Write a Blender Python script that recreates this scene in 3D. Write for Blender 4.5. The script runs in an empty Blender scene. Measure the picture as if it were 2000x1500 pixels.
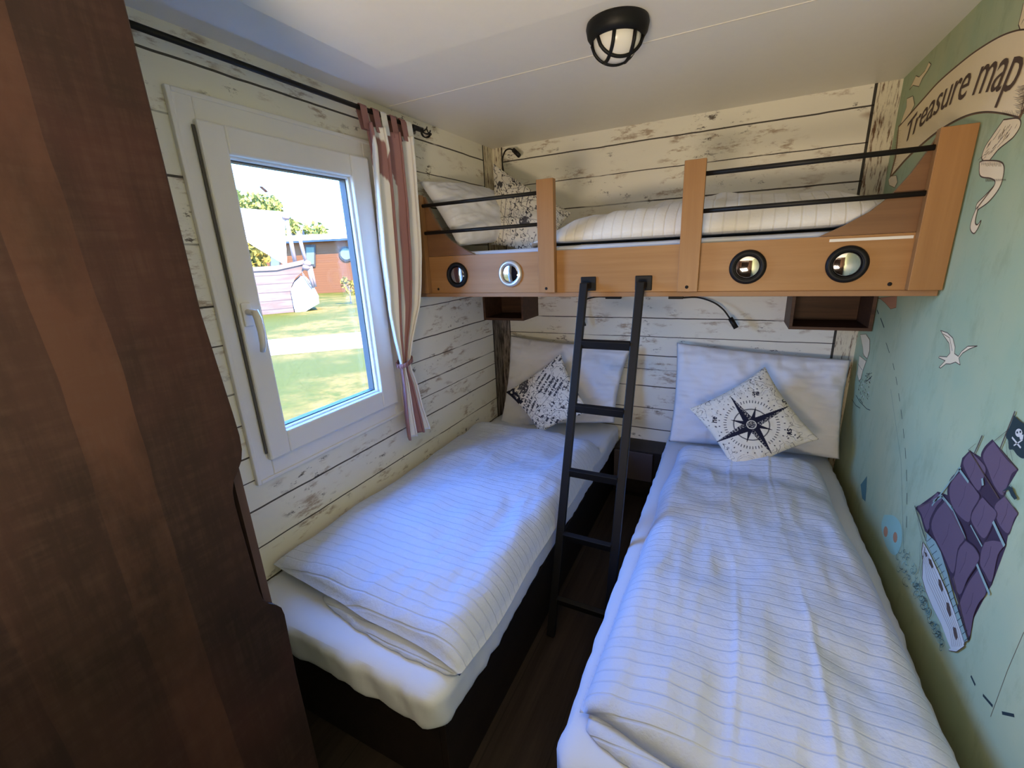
import bpy, bmesh, math, random
import numpy as np
from mathutils import Vector, Matrix, noise
from mathutils.geometry import tessellate_polygon
random.seed(7)
SC = bpy.context.scene
COL = SC.collection
# ------------------------------------------------------------------ camera
CAM = np.array([0., 0., 1.47]); YAW, PIT, ROL, FOC = .472766583, .285753397, .0475303041, 850.546
def _R():
    cy, sy, cp, sp, cr, sr = math.cos(YAW), math.sin(YAW), math.cos(PIT), math.sin(PIT), math.cos(ROL), math.sin(ROL)
    fwd = np.array([-sy*cp, cy*cp, -sp]); right = np.array([cy, sy, 0.]); down = np.cross(fwd, right)
    return np.array([cr*right+sr*down, -sr*right+cr*down, fwd])
RM = _R()
def ray(x, y): return RM.T @ np.array([(x-1000)/FOC, (y-750)/FOC, 1.])
def P(ax, v, x, y):
    """the point on the plane ax = v measured at photo position (x, y)"""
    i = 'xyz'.index(ax); r = ray(x, y)
    return Vector(CAM + r*(v-CAM[i])/r[i])
def PP(pt, nrm, x, y):
    r = ray(x, y); pt = np.array(pt); nrm = np.array(nrm)
    return Vector(CAM + r*((pt-CAM) @ nrm)/(r @ nrm))
cam = bpy.data.cameras.new('camera'); co = bpy.data.objects.new('camera', cam); COL.objects.link(co)
cam.sensor_width = 36; cam.lens = FOC/2000*36; cam.clip_start = .01; cam.clip_end = 500
m = Matrix.Identity(4)
for i in range(3):
    m[i][0], m[i][1], m[i][2], m[i][3] = RM[0][i], -RM[1][i], -RM[2][i], CAM[i]
co.matrix_world = m; SC.camera = co

# ------------------------------------------------------------------ materials
class Mt:
    def __init__(s, name, rough=.6, spec=.3, metal=0.):
        s.m = bpy.data.materials.new(name); s.m.use_nodes = True; s.t = s.m.node_tree
        s.b = s.t.nodes['Principled BSDF']; s.b.inputs['Roughness'].default_value = rough
        s.b.inputs['Specular IOR Level'].default_value = spec; s.b.inputs['Metallic'].default_value = metal
    def n(s, typ, props=None, **ins):
        o = s.t.nodes.new('ShaderNode'+typ)
        for k, v in (props or {}).items(): setattr(o, k, v)
        for k, v in ins.items():
            k = int(k[1:]) if k[0] == 'i' and k[1:].isdigit() else k.replace('_', ' ')
            s.set(o.inputs[k], v)
        return o
    def set(s, sock, v):
        if hasattr(v, 'outputs'): v = v.outputs[0]
        if hasattr(v, 'is_output'): s.t.links.new(v, sock)
        else: sock.default_value = v
    def math(s, op, a, b=0.): return s.n('Math', {'operation': op}, i0=a, i1=b)
    def mix(s, f, a, b):
        o = s.t.nodes.new('ShaderNodeMix'); o.data_type = 'RGBA'
        s.set(o.inputs[0], f); s.set(o.inputs[6], a if hasattr(a, 'outputs') or hasattr(a, 'is_output') else (*a, 1)); s.set(o.inputs[7], b if hasattr(b, 'outputs') or hasattr(b, 'is_output') else (*b, 1))
        return o.outputs[2]
    def ramp(s, f, stops, interp='LINEAR'):
        o = s.t.nodes.new('ShaderNodeValToRGB'); s.set(o.inputs[0], f); cr = o.color_ramp; cr.interpolation = interp
        cr.elements.remove(cr.elements[1])
        for i, (p, c) in enumerate(stops):
            e = cr.elements[0] if i == 0 else cr.elements.new(p)
            if i == 0: e.position = p
            e.color = (c, c, c, 1) if not hasattr(c, '__len__') else (*c, 1)
        return o
    def pos(s):
        o = s.t.nodes.new('ShaderNodeTexCoord'); return o.outputs['Object']
    def scaled(s, sc, src=None):
        return s.n('Mapping', None, Vector=src or s.pos(), Scale=sc)
    def noise(s, sc, scale=1., detail=4., rough=.6, src=None):
        return s.n('TexNoise', None, Vector=s.scaled(sc, src), Scale=scale, Detail=detail, Roughness=rough).outputs[0]
    def col(s, v): s.set(s.b.inputs['Base Color'], v if hasattr(v, 'outputs') or hasattr(v, 'is_output') else (*v, 1)); return s
    def bump(s, h, strength=.3, dist=.01):
        s.set(s.b.inputs['Normal'], s.n('Bump', None, Height=h, Strength=strength, Distance=dist)); return s
def lin(r, g, b): return tuple((c/255/12.92 if c <= 10 else ((c/255+.055)/1.055)**2.4) for c in (r, g, b))
def plain(name, c, rough=.6, spec=.3, metal=0., bump=0, bs=200):
    k = Mt(name, rough, spec, metal)
    n = k.noise((bs/10,)*3, detail=3)
    k.col(k.mix(k.math('MULTIPLY', n, .18), c, tuple(x*.75 for x in c)))
    if bump: k.bump(k.noise((bs,)*3), bump, .002)
    return k.m

def plank_wall():
    k = Mt('whitewashed_planks', .75, .15)
    sx = k.n('SeparateXYZ', None, Vector=k.pos()); X, Y, Z = sx.outputs
    h = k.math('ADD', X, Y); hv = k.n('CombineXYZ', None, X=h, Y=0., Z=Z)
    def nz(sc, **kw): return k.noise(sc, src=hv.outputs[0], **kw)
    wob = k.math('MULTIPLY', k.math('SUBTRACT', nz((3, 1, .01), detail=3), .5), .012)
    zz = k.math('ADD', Z, wob)
    Zs = [.14, .26, .40, .535, .675, .78, .865, .978, 1.087, 1.245, 1.365, 1.543, 1.722, 1.878, 2.022]
    W = [.003, .0025, .003, .0025, .0032, .002, .003, .0022, .003, .0022, .003, .0026, .0034, .0024, .0034]
    line = None
    for z, w in zip(Zs, W):
        cmp_ = k.math('COMPARE', zz, z); cmp_.inputs[2].default_value = w
        line = cmp_ if line is None else k.math('MAXIMUM', line, cmp_)
    gap = k.ramp(nz((2.3, 1, 9), detail=5), [(.34, .15), (.46, 1)])
    line = k.math('MULTIPLY', line, gap)
    # peeling paint: brownish patches stretched with the grain
    a = k.ramp(nz((8, 1, 26), detail=8, rough=.72), [(.51, 0), (.60, 1)])
    b = k.ramp(nz((3.6, 1, 7), detail=2), [(.50, 0), (.58, 1)])
    patch = k.math('MULTIPLY', a, b)
    c = k.ramp(nz((14, 1, 30), detail=8, rough=.78), [(.56, 0), (.60, 1)])
    d = k.ramp(nz((3.4, 1, 6), detail=2), [(.54, 0), (.62, 1)])
    dark = k.math('MULTIPLY', c, d)
    basec = k.mix(nz((2, 1, 12), detail=3), (.87, .84, .74), (.79, .765, .69))
    c1 = k.mix(k.math('MULTIPLY', patch, .75), basec, (.33, .22, .14))
    c2 = k.mix(k.math('MULTIPLY', dark, .9), c1, (.07, .05, .045))
    c3 = k.mix(k.math('MULTIPLY', line, .93), c2, (.03, .024, .022))
    # weathered posts printed at the two corners
    s1 = k.math('GREATER_THAN', X, .474)
    s2 = k.math('MULTIPLY', k.math('LESS_THAN', X, -1.338), k.math('GREATER_THAN', Y, 2.505))
    strip = k.math('MAXIMUM', s1, s2)
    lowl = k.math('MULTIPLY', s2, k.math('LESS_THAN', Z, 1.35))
    w1 = nz((70, 1, 9), detail=6, rough=.7)
    f1 = k.ramp(w1, [(.50, 0), (.60, 1)]); f2 = k.ramp(nz((45, 1, 7), detail=5, rough=.7), [(.40, 0), (.60, 1)])
    pc = k.mix(f1, (.72, .66, .52), (.16, .09, .055))
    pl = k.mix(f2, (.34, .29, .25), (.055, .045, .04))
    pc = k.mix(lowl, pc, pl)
    c4 = k.mix(strip, c3, pc)
    e1 = k.math('COMPARE', X, .470); e1.inputs[2].default_value = .0055
    e2 = k.math('COMPARE', X, -1.335); e2.inputs[2].default_value = .004
    e3 = k.math('COMPARE', Y, 2.502); e3.inputs[2].default_value = .006
    e3 = k.math('MULTIPLY', e3, k.math('LESS_THAN', X, -1.38))
    e = k.math('MAXIMUM', k.math('MAXIMUM', e1, e2), e3)
    k.col(k.mix(k.math('MULTIPLY', e, .95), c4, (.02, .017, .015)))
    return k.m
def mural_green():
    k = Mt('parchment_green', .6, .2)
    n1 = k.noise((1, 2.2, 2.2), detail=4); n2 = k.noise((1, 14, 7), detail=6, rough=.7); n3 = k.noise((1, 5, 3), detail=3)
    c = k.mix(k.ramp(n1, [(.35, 0), (.65, 1)]), (.36, .475, .315), (.46, .51, .315))
    c = k.mix(k.math('MULTIPLY', k.ramp(n2, [(.52, 0), (.70, 1)]), .45), c, (.26, .31, .18))
    c = k.mix(k.math('MULTIPLY', k.ramp(n3, [(.5, 0), (.75, 1)]), .35), c, (.54, .55, .32))
    k.col(c); return k.m
def wood(name, c1, c2, axis, rough=.5, scale=1., plank=0, spec=.35, bump=.1, var=.5, band=None):
    """grain runs along axis (0, 1, 2)"""
    k = Mt(name, rough, spec)
    g = [38*scale]*3; g[axis] = 1.6*scale
    f = [160*scale]*3; f[axis] = 9*scale
    n1 = k.noise(tuple(g), detail=5, rough=.65); n2 = k.noise(tuple(f), detail=3)
    v = k.math('ADD', k.math('MULTIPLY', n1, .75), k.math('MULTIPLY', n2, .25))
    c = k.mix(k.ramp(v, [(.36, 0), (.64, 1)]), c1, c2)
    if plank:
        sep = k.n('SeparateXYZ', None, Vector=k.pos()).outputs[band]
        cell = k.math('FLOOR', k.math('DIVIDE', k.math('ADD', sep, 7.03), plank))
        wn = k.n('TexWhiteNoise', {'noise_dimensions': '1D'}, W=cell)
        c = k.mix(k.math('MULTIPLY', wn.outputs[0], var), c, tuple(x*.3 for x in c1))
        fr = k.math('FRACT', k.math('DIVIDE', k.math('ADD', sep, 7.03), plank))
        e = k.math('LESS_THAN', fr, .02)
        c = k.mix(k.math('MULTIPLY', e, .7), c, (.01, .008, .006))
    k.col(c)
    if bump: k.bump(v, bump, .003)
    return k.m
def wardrobe_wood():
    k = Mt('dark_reclaimed_wood', .62, .16)
    sep = k.n('SeparateXYZ', None, Vector=k.pos()).outputs
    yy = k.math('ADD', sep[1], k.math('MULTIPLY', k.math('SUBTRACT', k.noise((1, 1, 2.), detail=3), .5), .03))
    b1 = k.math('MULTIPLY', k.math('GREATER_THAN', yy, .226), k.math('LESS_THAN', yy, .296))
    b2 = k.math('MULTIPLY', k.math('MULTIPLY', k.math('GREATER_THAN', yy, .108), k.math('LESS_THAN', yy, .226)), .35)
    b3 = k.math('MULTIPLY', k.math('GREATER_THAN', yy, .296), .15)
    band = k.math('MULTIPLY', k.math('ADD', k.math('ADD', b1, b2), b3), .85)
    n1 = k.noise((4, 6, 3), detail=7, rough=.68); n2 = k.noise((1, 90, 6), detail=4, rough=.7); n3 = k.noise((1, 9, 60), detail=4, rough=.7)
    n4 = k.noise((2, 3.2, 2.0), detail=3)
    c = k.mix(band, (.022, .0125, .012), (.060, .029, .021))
    c = k.mix(k.ramp(n1, [(.40, 0), (.70, 1)]), c, (.014, .009, .008))
    c = k.mix(k.math('MULTIPLY', k.ramp(n4, [(.48, 0), (.68, 1)]), .5), c, (.055, .021, .020))
    v = k.math('MULTIPLY', n2, n3)
    c = k.mix(k.math('MULTIPLY', k.ramp(v, [(.22, 0), (.42, 1)]), .30), c, (.065, .040, .032))
    k.col(c).bump(n3, .12, .002); return k.m
def fabric(name, c, stripes=None, c2=None, bump=.25, crumple=.35):
    k = Mt(name, .85, .1)
    cr = k.noise((9, 9, 9), detail=5, rough=.6)
    fine = k.noise((420, 420, 420), detail=2)
    if stripes:
        sep = k.n('SeparateXYZ', None, Vector=k.pos()).outputs
        yy = k.math('ADD', sep[stripes[0]], k.math('MULTIPLY', k.noise((2, 2, 2), detail=2), .02))
        fr = k.math('FRACT', k.math('DIVIDE', yy, stripes[1]))
        s = k.ramp(fr, [(0, 0), (.76, 0), (.84, 1), (.90, 1), (.96, 0)])
        cc = k.mix(s, c, c2)
        h = k.math('ADD', k.math('MULTIPLY', cr, crumple*2), k.math('MULTIPLY', s, -.25))
    else:
        cc = k.mix(k.math('MULTIPLY', fine, .1), c, tuple(x*.9 for x in c)); h = k.math('MULTIPLY', cr, crumple*2)
    h = k.math('ADD', h, k.math('MULTIPLY', fine, .05))
    k.col(cc).bump(h, bump, .012)
    k.b.inputs['Sheen Weight'].default_value = .1
    return k.m
def attr_mat(name, rough=.85, spec=.1, bump=.15):
    k = Mt(name, rough, spec); a = k.n('VertexColor', {'layer_name': 'print'})
    k.set(k.b.inputs['Base Color'], a.outputs[0]); k.bump(k.noise((300, 300, 300), detail=2), bump, .002); return k.m

M = {}
M['planks'] = plank_wall(); M['green'] = mural_green(); M['wardrobe'] = wardrobe_wood()
M['white_ceiling'] = plain('ceiling_paint', (.78, .76, .72), .38, .4)
M['floor'] = wood('dark_floor_planks', (.05, .037, .028), (.018, .013, .010), 1, .55, .7, .19, .25, .1, .7, 0)
M['bunk'] = wood('honey_beech', (.36, .185, .068), (.29, .14, .047), 0, .42, .6, spec=.35, bump=.05)
M['bunk_v'] = wood('honey_beech_upright', (.33, .165, .06), (.27, .13, .045), 2, .42, .6, spec=.35, bump=.05)
M['swoop'] = wood('brown_beech', (.20, .098, .042), (.15, .07, .03), 0, .42, .6, bump=.05)
M['edge'] = plain('ply_edge', (.30, .16, .075), .5)
M['shelf'] = wood('dark_oak_shelf', (.105, .05, .028), (.05, .023, .014), 0, .55, 1., bump=.1)
M['base'] = wood('bed_base_wood', (.018, .012, .010), (.009, .006, .005), 1, .55, .6, bump=.1)
M['black'] = plain('black_metal', (.007, .007, .008), .5, .22)
M['blackrod'] = plain('black_rod', (.010, .009, .009), .5, .3)
M['pvc'] = plain('white_pvc', (.84, .82, .80), .32, .5)
M['gasket'] = plain('grey_gasket_and_shadow', (.10, .09, .08), .6)
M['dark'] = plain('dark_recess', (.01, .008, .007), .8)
M['strip'] = plain('white_strip', (.72, .68, .62), .5)
M['mirror'] = plain('mirror_glass', (.62, .60, .62), .06, .5, 1.)
M['whitish'] = plain('whitish_ring', (.62, .60, .58), .28, .5, .6)
M['sheet'] = fabric('white_sheet', (.62, .665, .76), bump=.2, crumple=.25)
M['duvet'] = fabric('striped_duvet_cotton', (.56, .62, .76), (1, .034), (.525, .585, .725), .55, .8)
M['duvet_x'] = fabric('striped_duvet_cotton_bunk', (.74, .73, .72), (0, .04), (.69, .68, .67), .45, .6)
M['pillow'] = fabric('white_pillowcase', (.72, .73, .79), bump=.35, crumple=.45)
M['print'] = attr_mat('printed_cotton'); M['curtain'] = attr_mat('striped_curtain_cloth', .8, .1, .1)
M['lampglass'] = plain('opal_glass', (.72, .70, .66), .25, .5)
M['grass'] = None

def glass_mat():
    mt = bpy.data.materials.new('window_glass'); mt.use_nodes = True; t = mt.node_tree; t.nodes.clear()
    o = t.nodes.new('ShaderNodeOutputMaterial'); tr = t.nodes.new('ShaderNodeBsdfTransparent'); gl = t.nodes.new('ShaderNodeBsdfGlossy'); mx = t.nodes.new('ShaderNodeMixShader')
    gl.inputs['Roughness'].default_value = .02; mx.inputs[0].default_value = .04
    n = t.nodes.new('ShaderNodeTexNoise'); n.inputs['Scale'].default_value = 3
    mp = t.nodes.new('ShaderNodeMapRange'); mp.inputs[3].default_value = .03; mp.inputs[4].default_value = .06
    t.links.new(n.outputs[0], mp.inputs[0]); t.links.new(mp.outputs[0], mx.inputs[0])
    t.links.new(tr.outputs[0], mx.inputs[1]); t.links.new(gl.outputs[0], mx.inputs[2]); t.links.new(mx.outputs[0], o.inputs[0]); return mt
M['glass'] = glass_mat()

# ------------------------------------------------------------------ mesh building
class MB:
    def __init__(s): s.v = []; s.f = []; s.mi = []; s.mats = []; s.cur = 0; s.smooth = []; s.sm = False
    def mat(s, m):
        if m not in s.mats: s.mats.append(m)
        s.cur = s.mats.index(m); return s
    def add(s, vs, fs):
        b = len(s.v); s.v += [tuple(v) for v in vs]
        for f in fs: s.f.append([b+i for i in f]); s.mi.append(s.cur); s.smooth.append(s.sm)
        return s
    def box(s, x0, x1, y0, y1, z0, z1, mtx=None):
        vs = [Vector((x, y, z)) for x in (x0, x1) for y in (y0, y1) for z in (z0, z1)]
        if mtx: vs = [mtx @ v for v in vs]
        return s.add(vs, [(0, 1, 3, 2), (4, 6, 7, 5), (0, 4, 5, 1), (2, 3, 7, 6), (0, 2, 6, 4), (1, 5, 7, 3)])
    def prism(s, poly, d):
        """poly: list of 3D points (planar), extruded by vector d"""
        n = len(poly); p = [Vector(q) for q in poly]; d = Vector(d)
        tris = tessellate_polygon([p])
        fs = [tuple(t) for t in tris] + [tuple(n+i for i in reversed(t)) for t in tris] + [(i, (i+1) % n, n+(i+1) % n, n+i) for i in range(n)]
        return s.add(p+[q+d for q in p], fs)
    def flat(s, poly):
        p = [Vector(q) for q in poly]; return s.add(p, [tuple(t) for t in tessellate_polygon([p])])
    def tube(s, pts, r, n=10, cap=True, flatn=None):
        pts = [Vector(p) for p in pts]; rs = r if hasattr(r, '__len__') else [r]*len(pts)
        vs = []; up = None
        for i, p in enumerate(pts):
            d = (pts[min(i+1, len(pts)-1)]-pts[max(i-1, 0)]).normalized()
            if up is None: up = d.orthogonal().normalized()
            a = (up-d*up.dot(d)).normalized(); b = d.cross(a); up = a
            for k in range(n):
                t = 2*math.pi*k/n; vs.append(p+(a*math.cos(t)+b*math.sin(t))*rs[i])
        fs = [(i*n+k, i*n+(k+1) % n, (i+1)*n+(k+1) % n, (i+1)*n+k) for i in range(len(pts)-1) for k in range(n)]
        if cap: fs += [tuple(range(n))[::-1], tuple((len(pts)-1)*n+k for k in range(n))]
        o = s.sm; s.sm = True; s.add(vs, fs); s.sm = o; return s
    def bar(s, a, b, wx, wy, up=(0, 0, 1)):
        a = Vector(a); b = Vector(b); d = (b-a).normalized(); u = Vector(up); u = (u-d*u.dot(d)).normalized(); w = d.cross(u)
        vs = [q+w*i*wx/2+u*j*wy/2 for q in (a, b) for i in (-1, 1) for j in (-1, 1)]
        return s.add(vs, [(0, 1, 3, 2), (4, 6, 7, 5), (0, 4, 5, 1), (2, 3, 7, 6), (0, 2, 6, 4), (1, 5, 7, 3)])
    def lathe(s, prof, c, axis=(0, 0, 1), n=40):
        ax = Vector(axis).normalized(); a = ax.orthogonal().normalized(); b = ax.cross(a); c = Vector(c)
        vs = [c+ax*h+(a*math.cos(2*math.pi*k/n)+b*math.sin(2*math.pi*k/n))*max(r, 1e-5) for r, h in prof for k in range(n)]
        fs = [(i*n+k, i*n+(k+1) % n, (i+1)*n+(k+1) % n, (i+1)*n+k) for i in range(len(prof)-1) for k in range(n)]
        o = s.sm; s.sm = True; s.add(vs, fs); s.sm = o; return s
    def build(s, name, mt=None, parent=None, bevel=0, sub=0, weld=False, origin=None):
        me = bpy.data.meshes.new(name)
        vs = s.v
        if origin is not None: vs = [tuple(Vector(v)-Vector(origin)) for v in s.v]
        me.from_pydata(vs, [], s.f)
        for q in (s.mats or [mt]): me.materials.append(M[q] if isinstance(q, str) else q)
        if s.mats: me.polygons.foreach_set('material_index', s.mi)
        me.polygons.foreach_set('use_smooth', s.smooth)
        bm = bmesh.new(); bm.from_mesh(me)
        if weld: bmesh.ops.remove_doubles(bm, verts=bm.verts, dist=1e-5)
        bmesh.ops.recalc_face_normals(bm, faces=bm.faces); bm.to_mesh(me); bm.free()
        o = bpy.data.objects.new(name, me); COL.objects.link(o)
        if origin is not None: o.location = origin
        if parent: o.parent = parent; o.matrix_parent_inverse = Matrix.Translation(-parent.location)
        if bevel:
            b = o.modifiers.new('bevel', 'BEVEL'); b.width = bevel; b.segments = 2; b.limit_method = 'ANGLE'; b.angle_limit = math.radians(50)
        if sub:
            b = o.modifiers.new('sub', 'SUBSURF'); b.levels = sub; b.render_levels = sub
        return o
def tag(o, label=None, cat=None, group=None, kind=None):
    for k, v in (('label', label), ('category', cat), ('group', group), ('kind', kind)):
        if v: o[k] = v
    return o
def thing(name, label, cat, loc, group=None):
    o = bpy.data.objects.new(name, None); COL.objects.link(o); o.location = loc; o.empty_display_size = .1
    return tag(o, label, cat, group)
def struct(name, mb, mt=None, parent=None, **kw):
    o = mb.build(name, mt, parent, **kw)
    if not parent: o['kind'] = 'structure'
    return o
def grid_mesh(name, pts, nu, nv, mt, parent=None, cols=None, closed=False, smooth=True):
    """pts: array (nu*nv, 3) laid u-major"""
    me = bpy.data.meshes.new(name)
    f = [(i*nv+j, (i+1)*nv+j, (i+1)*nv+j+1, i*nv+j+1) for i in range(nu-1) for j in range(nv-1)]
    me.from_pydata([tuple(p) for p in pts], [], f); return finish(me, name, mt, parent, cols, smooth)
def finish(me, name, mt, parent, cols, smooth=True):
    me.materials.append(M[mt] if isinstance(mt, str) else mt)
    if cols is not None:
        a = me.color_attributes.new('print', 'FLOAT_COLOR', 'POINT')
        c = np.ones((len(me.vertices), 4), np.float32); c[:len(cols), :3] = cols; a.data.foreach_set('color', c.ravel())
    if smooth: me.polygons.foreach_set('use_smooth', [True]*len(me.polygons))
    bm = bmesh.new(); bm.from_mesh(me); bmesh.ops.recalc_face_normals(bm, faces=bm.faces); bm.to_mesh(me); bm.free()
    o = bpy.data.objects.new(name, me); COL.objects.link(o)
    if parent: o.parent = parent; o.matrix_parent_inverse = Matrix.Translation(-parent.location)
    return o
def nz(x, y, z=0.): return noise.noise(Vector((x, y, z)))
def fbm(x, y, z=0., o=3): return noise.fractal(Vector((x, y, z)), 1., 2., o)

XL, XR, YB, YF, ZC = -1.40, .56, 2.62, -.95, 2.104
# ------------------------------------------------------------------ room shell
WY0, WY1, WZ0, WZ1 = .80, 1.54, .775, 1.93
mb = MB()
mb.box(XL-.12, XL, YF-.1, WY0, 0, ZC); mb.box(XL-.12, XL, WY1, YB, 0, ZC)
mb.box(XL-.12, XL, WY0, WY1, 0, WZ0); mb.box(XL-.12, XL, WY0, WY1, WZ1, ZC)
struct('wall_left', mb, 'planks')
struct('wall_back', MB().box(XL-.12, XR+.12, YB, YB+.12, 0, ZC), 'planks')
wr = struct('wall_right', MB().box(XR, XR+.12, YF-.1, YB, 0, ZC), 'green')
mb = MB(); mb.box(XL, -.62, YF-.1, YF, 0, ZC); mb.box(.18, XR, YF-.1, YF, 0, ZC); mb.box(-.62, .18, YF-.1, YF, 2.0, ZC)
struct('wall_front', mb, 'shelf')
struct('floor', MB().box(XL-.12, XR+.12, -2.4, YB+.12, -.06, 0), 'floor')
struct('ceiling', MB().box(XL-.25, XR+.12, -2.4, YB+.12, ZC, ZC+.12), 'white_ceiling')
c0 = P('z', 2.066, 740, 137)
struct('trim_1', MB().box(c0.x, XR-.001, YF+.01, c0.y, 2.066, ZC), 'white_ceiling', bevel=.002)
# joint line on the ceiling
j = P('z', ZC, 1000, 148)
struct('trim_2', MB().box(XL+.02, XR-.01, j.y-.003, j.y+.003, ZC-.0015, ZC), 'strip')
# hallway behind the camera
mb = MB(); mb.box(XL-.1, XL, -2.4, YF-.1, 0, ZC); mb.box(XR, XR+.1, -2.4, YF-.1, 0, ZC); mb.box(XL-.1, XR+.1, -2.5, -2.4, 0, ZC)
struct('wall_hall', mb, 'shelf')

# ------------------------------------------------------------------ window
def rect_frame(mb, x0, x1, y0, y1, z0, z1, l, r, b, t):
    mb.box(x0, x1, y0, y0+l, z0, z1); mb.box(x0, x1, y1-r, y1, z0, z1)
    mb.box(x0, x1, y0+l, y1-r, z0, z0+b); mb.box(x0, x1, y0+l, y1-r, z1-t, z1); return mb
win = bpy.data.objects.new('window_1', None); COL.objects.link(win); win.location = (XL, 1.17, .765); win['kind'] = 'structure'
rect_frame(MB(), XL-.10, XL+.012, .79, 1.553, .765, 1.943, .062, .062, .078, .075).build('window_frame', 'pvc', win, bevel=.004)
rect_frame(MB(), XL-.0, XL+.016, .786, 1.557, .760, 1.947, .014, .014, .014, .014).build('window_trim', 'pvc', win, bevel=.003)
s_ = rect_frame(MB(), XL-.045, XL+.030, .840, 1.497, .832, 1.876, .078, .098, .083, .080).build('window_sash', 'pvc', win, bevel=.006)
# slim bevelled glazing bead round the pane
rect_frame(MB(), XL-.04, XL+.012, .915, 1.402, .912, 1.799, .010, .012, .010, .010).build('glazing_bead', 'pvc', win, bevel=.004)
rect_frame(MB(), XL-.034, XL-.004, .924, 1.392, .921, 1.790, .004, .006, .005, .005).build('gasket', 'gasket', win)
MB().box(XL-.032, XL-.026, .92, 1.395, .918, 1.793).build('pane', 'glass', win)
MB().box(XL+.016, XL+.020, .832, .8395, .86, 1.86).build('sash_shadow', 'gasket', win)  # dark strip standing in for the shadow gap beside the sash
g = PP((XL-.026, 0, 0), (1, 0, 0), 515, 370)
mb = MB(); mb.flat([(XL-.0255, g.y+a*.011*(1+.3*math.cos(2*t)), g.z+b*.007-.006*a) for t in [i*.5236 for i in range(12)] for a, b in [(math.cos(t), math.sin(t))]])
mb.build('smudge', plain('pink_smudge', (.8, .5, .5), .8), win)
# handle
h0 = P('x', XL+.04, 485, 610); hx = XL+.030
mb = MB(); mb.box(hx, hx+.008, h0.y-.016, h0.y+.016, h0.z-.045, h0.z+.03)
hb = mb.build('window_handle', 'pvc', win, bevel=.004)
mb = MB(); mb.tube([(hx, h0.y, h0.z), (hx+.035, h0.y, h0.z), (hx+.045, h0.y+.004, h0.z-.004)], [.010, .010, .011])
p1 = h0
mb.tube([(hx+.042, h0.y, h0.z+.006), (hx+.048, h0.y+.002, h0.z-.02), (hx+.050, h0.y+.003, h0.z-.06), (hx+.046, h0.y+.003, h0.z-.10), (hx+.038, h0.y+.002, h0.z-.125)], [.011, .012, .011, .010, .008])
mb.build('lever', 'pvc', hb)
MB().box(XL+.001, XL+.004, .84, 1.50, .800, .812).build('sill_glow', plain('warm_glow_yellow', (.55, .44, .20), .6), win)  # yellow strip: the warm glow below the sash put into its colour

# ------------------------------------------------------------------ curtain rod and curtain
RX = XL+.065; RZ = P('x', RX, 560, 158).z
ra = P('x', RX, 830, 252)
rod = thing('curtain_rod', 'black metal curtain rod above the window with a twisted cage end', 'curtain rod', (RX, 1.0, RZ))
MB().tube([(RX, .45, RZ), (RX, ra.y-.03, RZ)], .0085, 14).build('pole', 'blackrod', rod)
fin = MB(); fy = ra.y-.03
fin.tube([(RX, fy-.06, RZ), (RX, fy+.005, RZ)], .011)
for k in range(5):
    a0 = k*2*math.pi/5
    fin.tube([(RX+math.cos(a0+t*2.4)*.023*math.sin(math.pi*min(1, t*1.0)), fy+.005+.06*t, RZ-.004+math.sin(a0+t*2.4)*.023*math.sin(math.pi*t)) for t in [i/10 for i in range(11)]], .0028, 6)
fin.tube([(RX, fy+.06, RZ-.004), (RX, fy+.072, RZ-.004)], .006)
fin.build('finial', 'blackrod', rod)
for yb in (.62, fy-.045):
    MB().tube([(XL, yb, RZ-.01), (RX, yb, RZ-.01)], .006, 8).tube([(XL, yb, RZ-.01), (XL+.004, yb, RZ-.01)], .018, 14).build('bracket', 'blackrod', rod)
CX = XL+.075
ed = [(222, 702, 800), (260, 712, 803), (300, 721, 806), (400, 730, 815), (500, 738, 822), (600, 753, 819), (660, 768, 806), (705, 780, 799), (722, 783, 801), (750, 786, 812), (800, 789, 826), (846, 793, 840)]
rows = []
for py, a, b in ed:
    A = P('x', CX, a, py); B = P('x', CX, b, py); rows.append(((A.z+B.z)/2, A.y, B.y))
zs = np.array([r[0] for r in rows])[::-1]; y0s = np.array([r[1] for r in rows])[::-1]; y1s = np.array([r[2] for r in rows])[::-1]
NU, NV = 150, 130
ztop, zbot = RZ-.055, zs[0]; ztie = float(np.interp(P('x', CX, 790, 707).z, [0, 3], [0, 3]))
pts = []; cols = []
white = (.84, .83, .80); mauve = (.34, .18, .175)
for i in range(NU):
    u = i/(NU-1)
    for jv in range(NV):
        t = jv/(NV-1); z = ztop+(zbot-ztop)*t
        a = np.interp(z, zs, y0s); b = np.interp(z, zs, y1s)
        gather = min(1, abs(z-ztie)/.35)
        amp = .010+.020*gather*(1 if z > ztie else .5)
        ph = 2*math.pi*(3.6*u)+.9*nz(u*2, t*1.5)+.6
        y = a+(b-a)*(u+.035*math.sin(ph*2)); x = CX+amp*math.sin(ph)+.006*nz(u*8, t*6, 3)
        pts.append((x, y, z))
        sh = .30*max(0, 1-t/.16)**1.2; w = 0
        if .27-sh < u < .45-sh*.9: w = 1
        if .54-sh*.3 < u < .80-sh*.2: w = 1
        if z < ztie: w = 1 if (u < .2 or .38 < u < .78) else 0
        cols.append(mauve if w else white)
pts = np.array(pts); n0 = len(pts)
cur = thing('curtain', 'white and mauve striped curtain tied back at the side of the window', 'curtain', (CX, 1.66, zbot))
cl = grid_mesh('cloth', pts, NU, NV, 'curtain', cur, np.array(cols))
so = cl.modifiers.new('thick', 'SOLIDIFY'); so.thickness = .003
tabs = [(.04, mauve), (.27, mauve), (.42, white), (.62, mauve), (.83, mauve), (.96, white)]
ya, yb_ = np.interp(ztop, zs, y0s), np.interp(ztop, zs, y1s)
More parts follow.
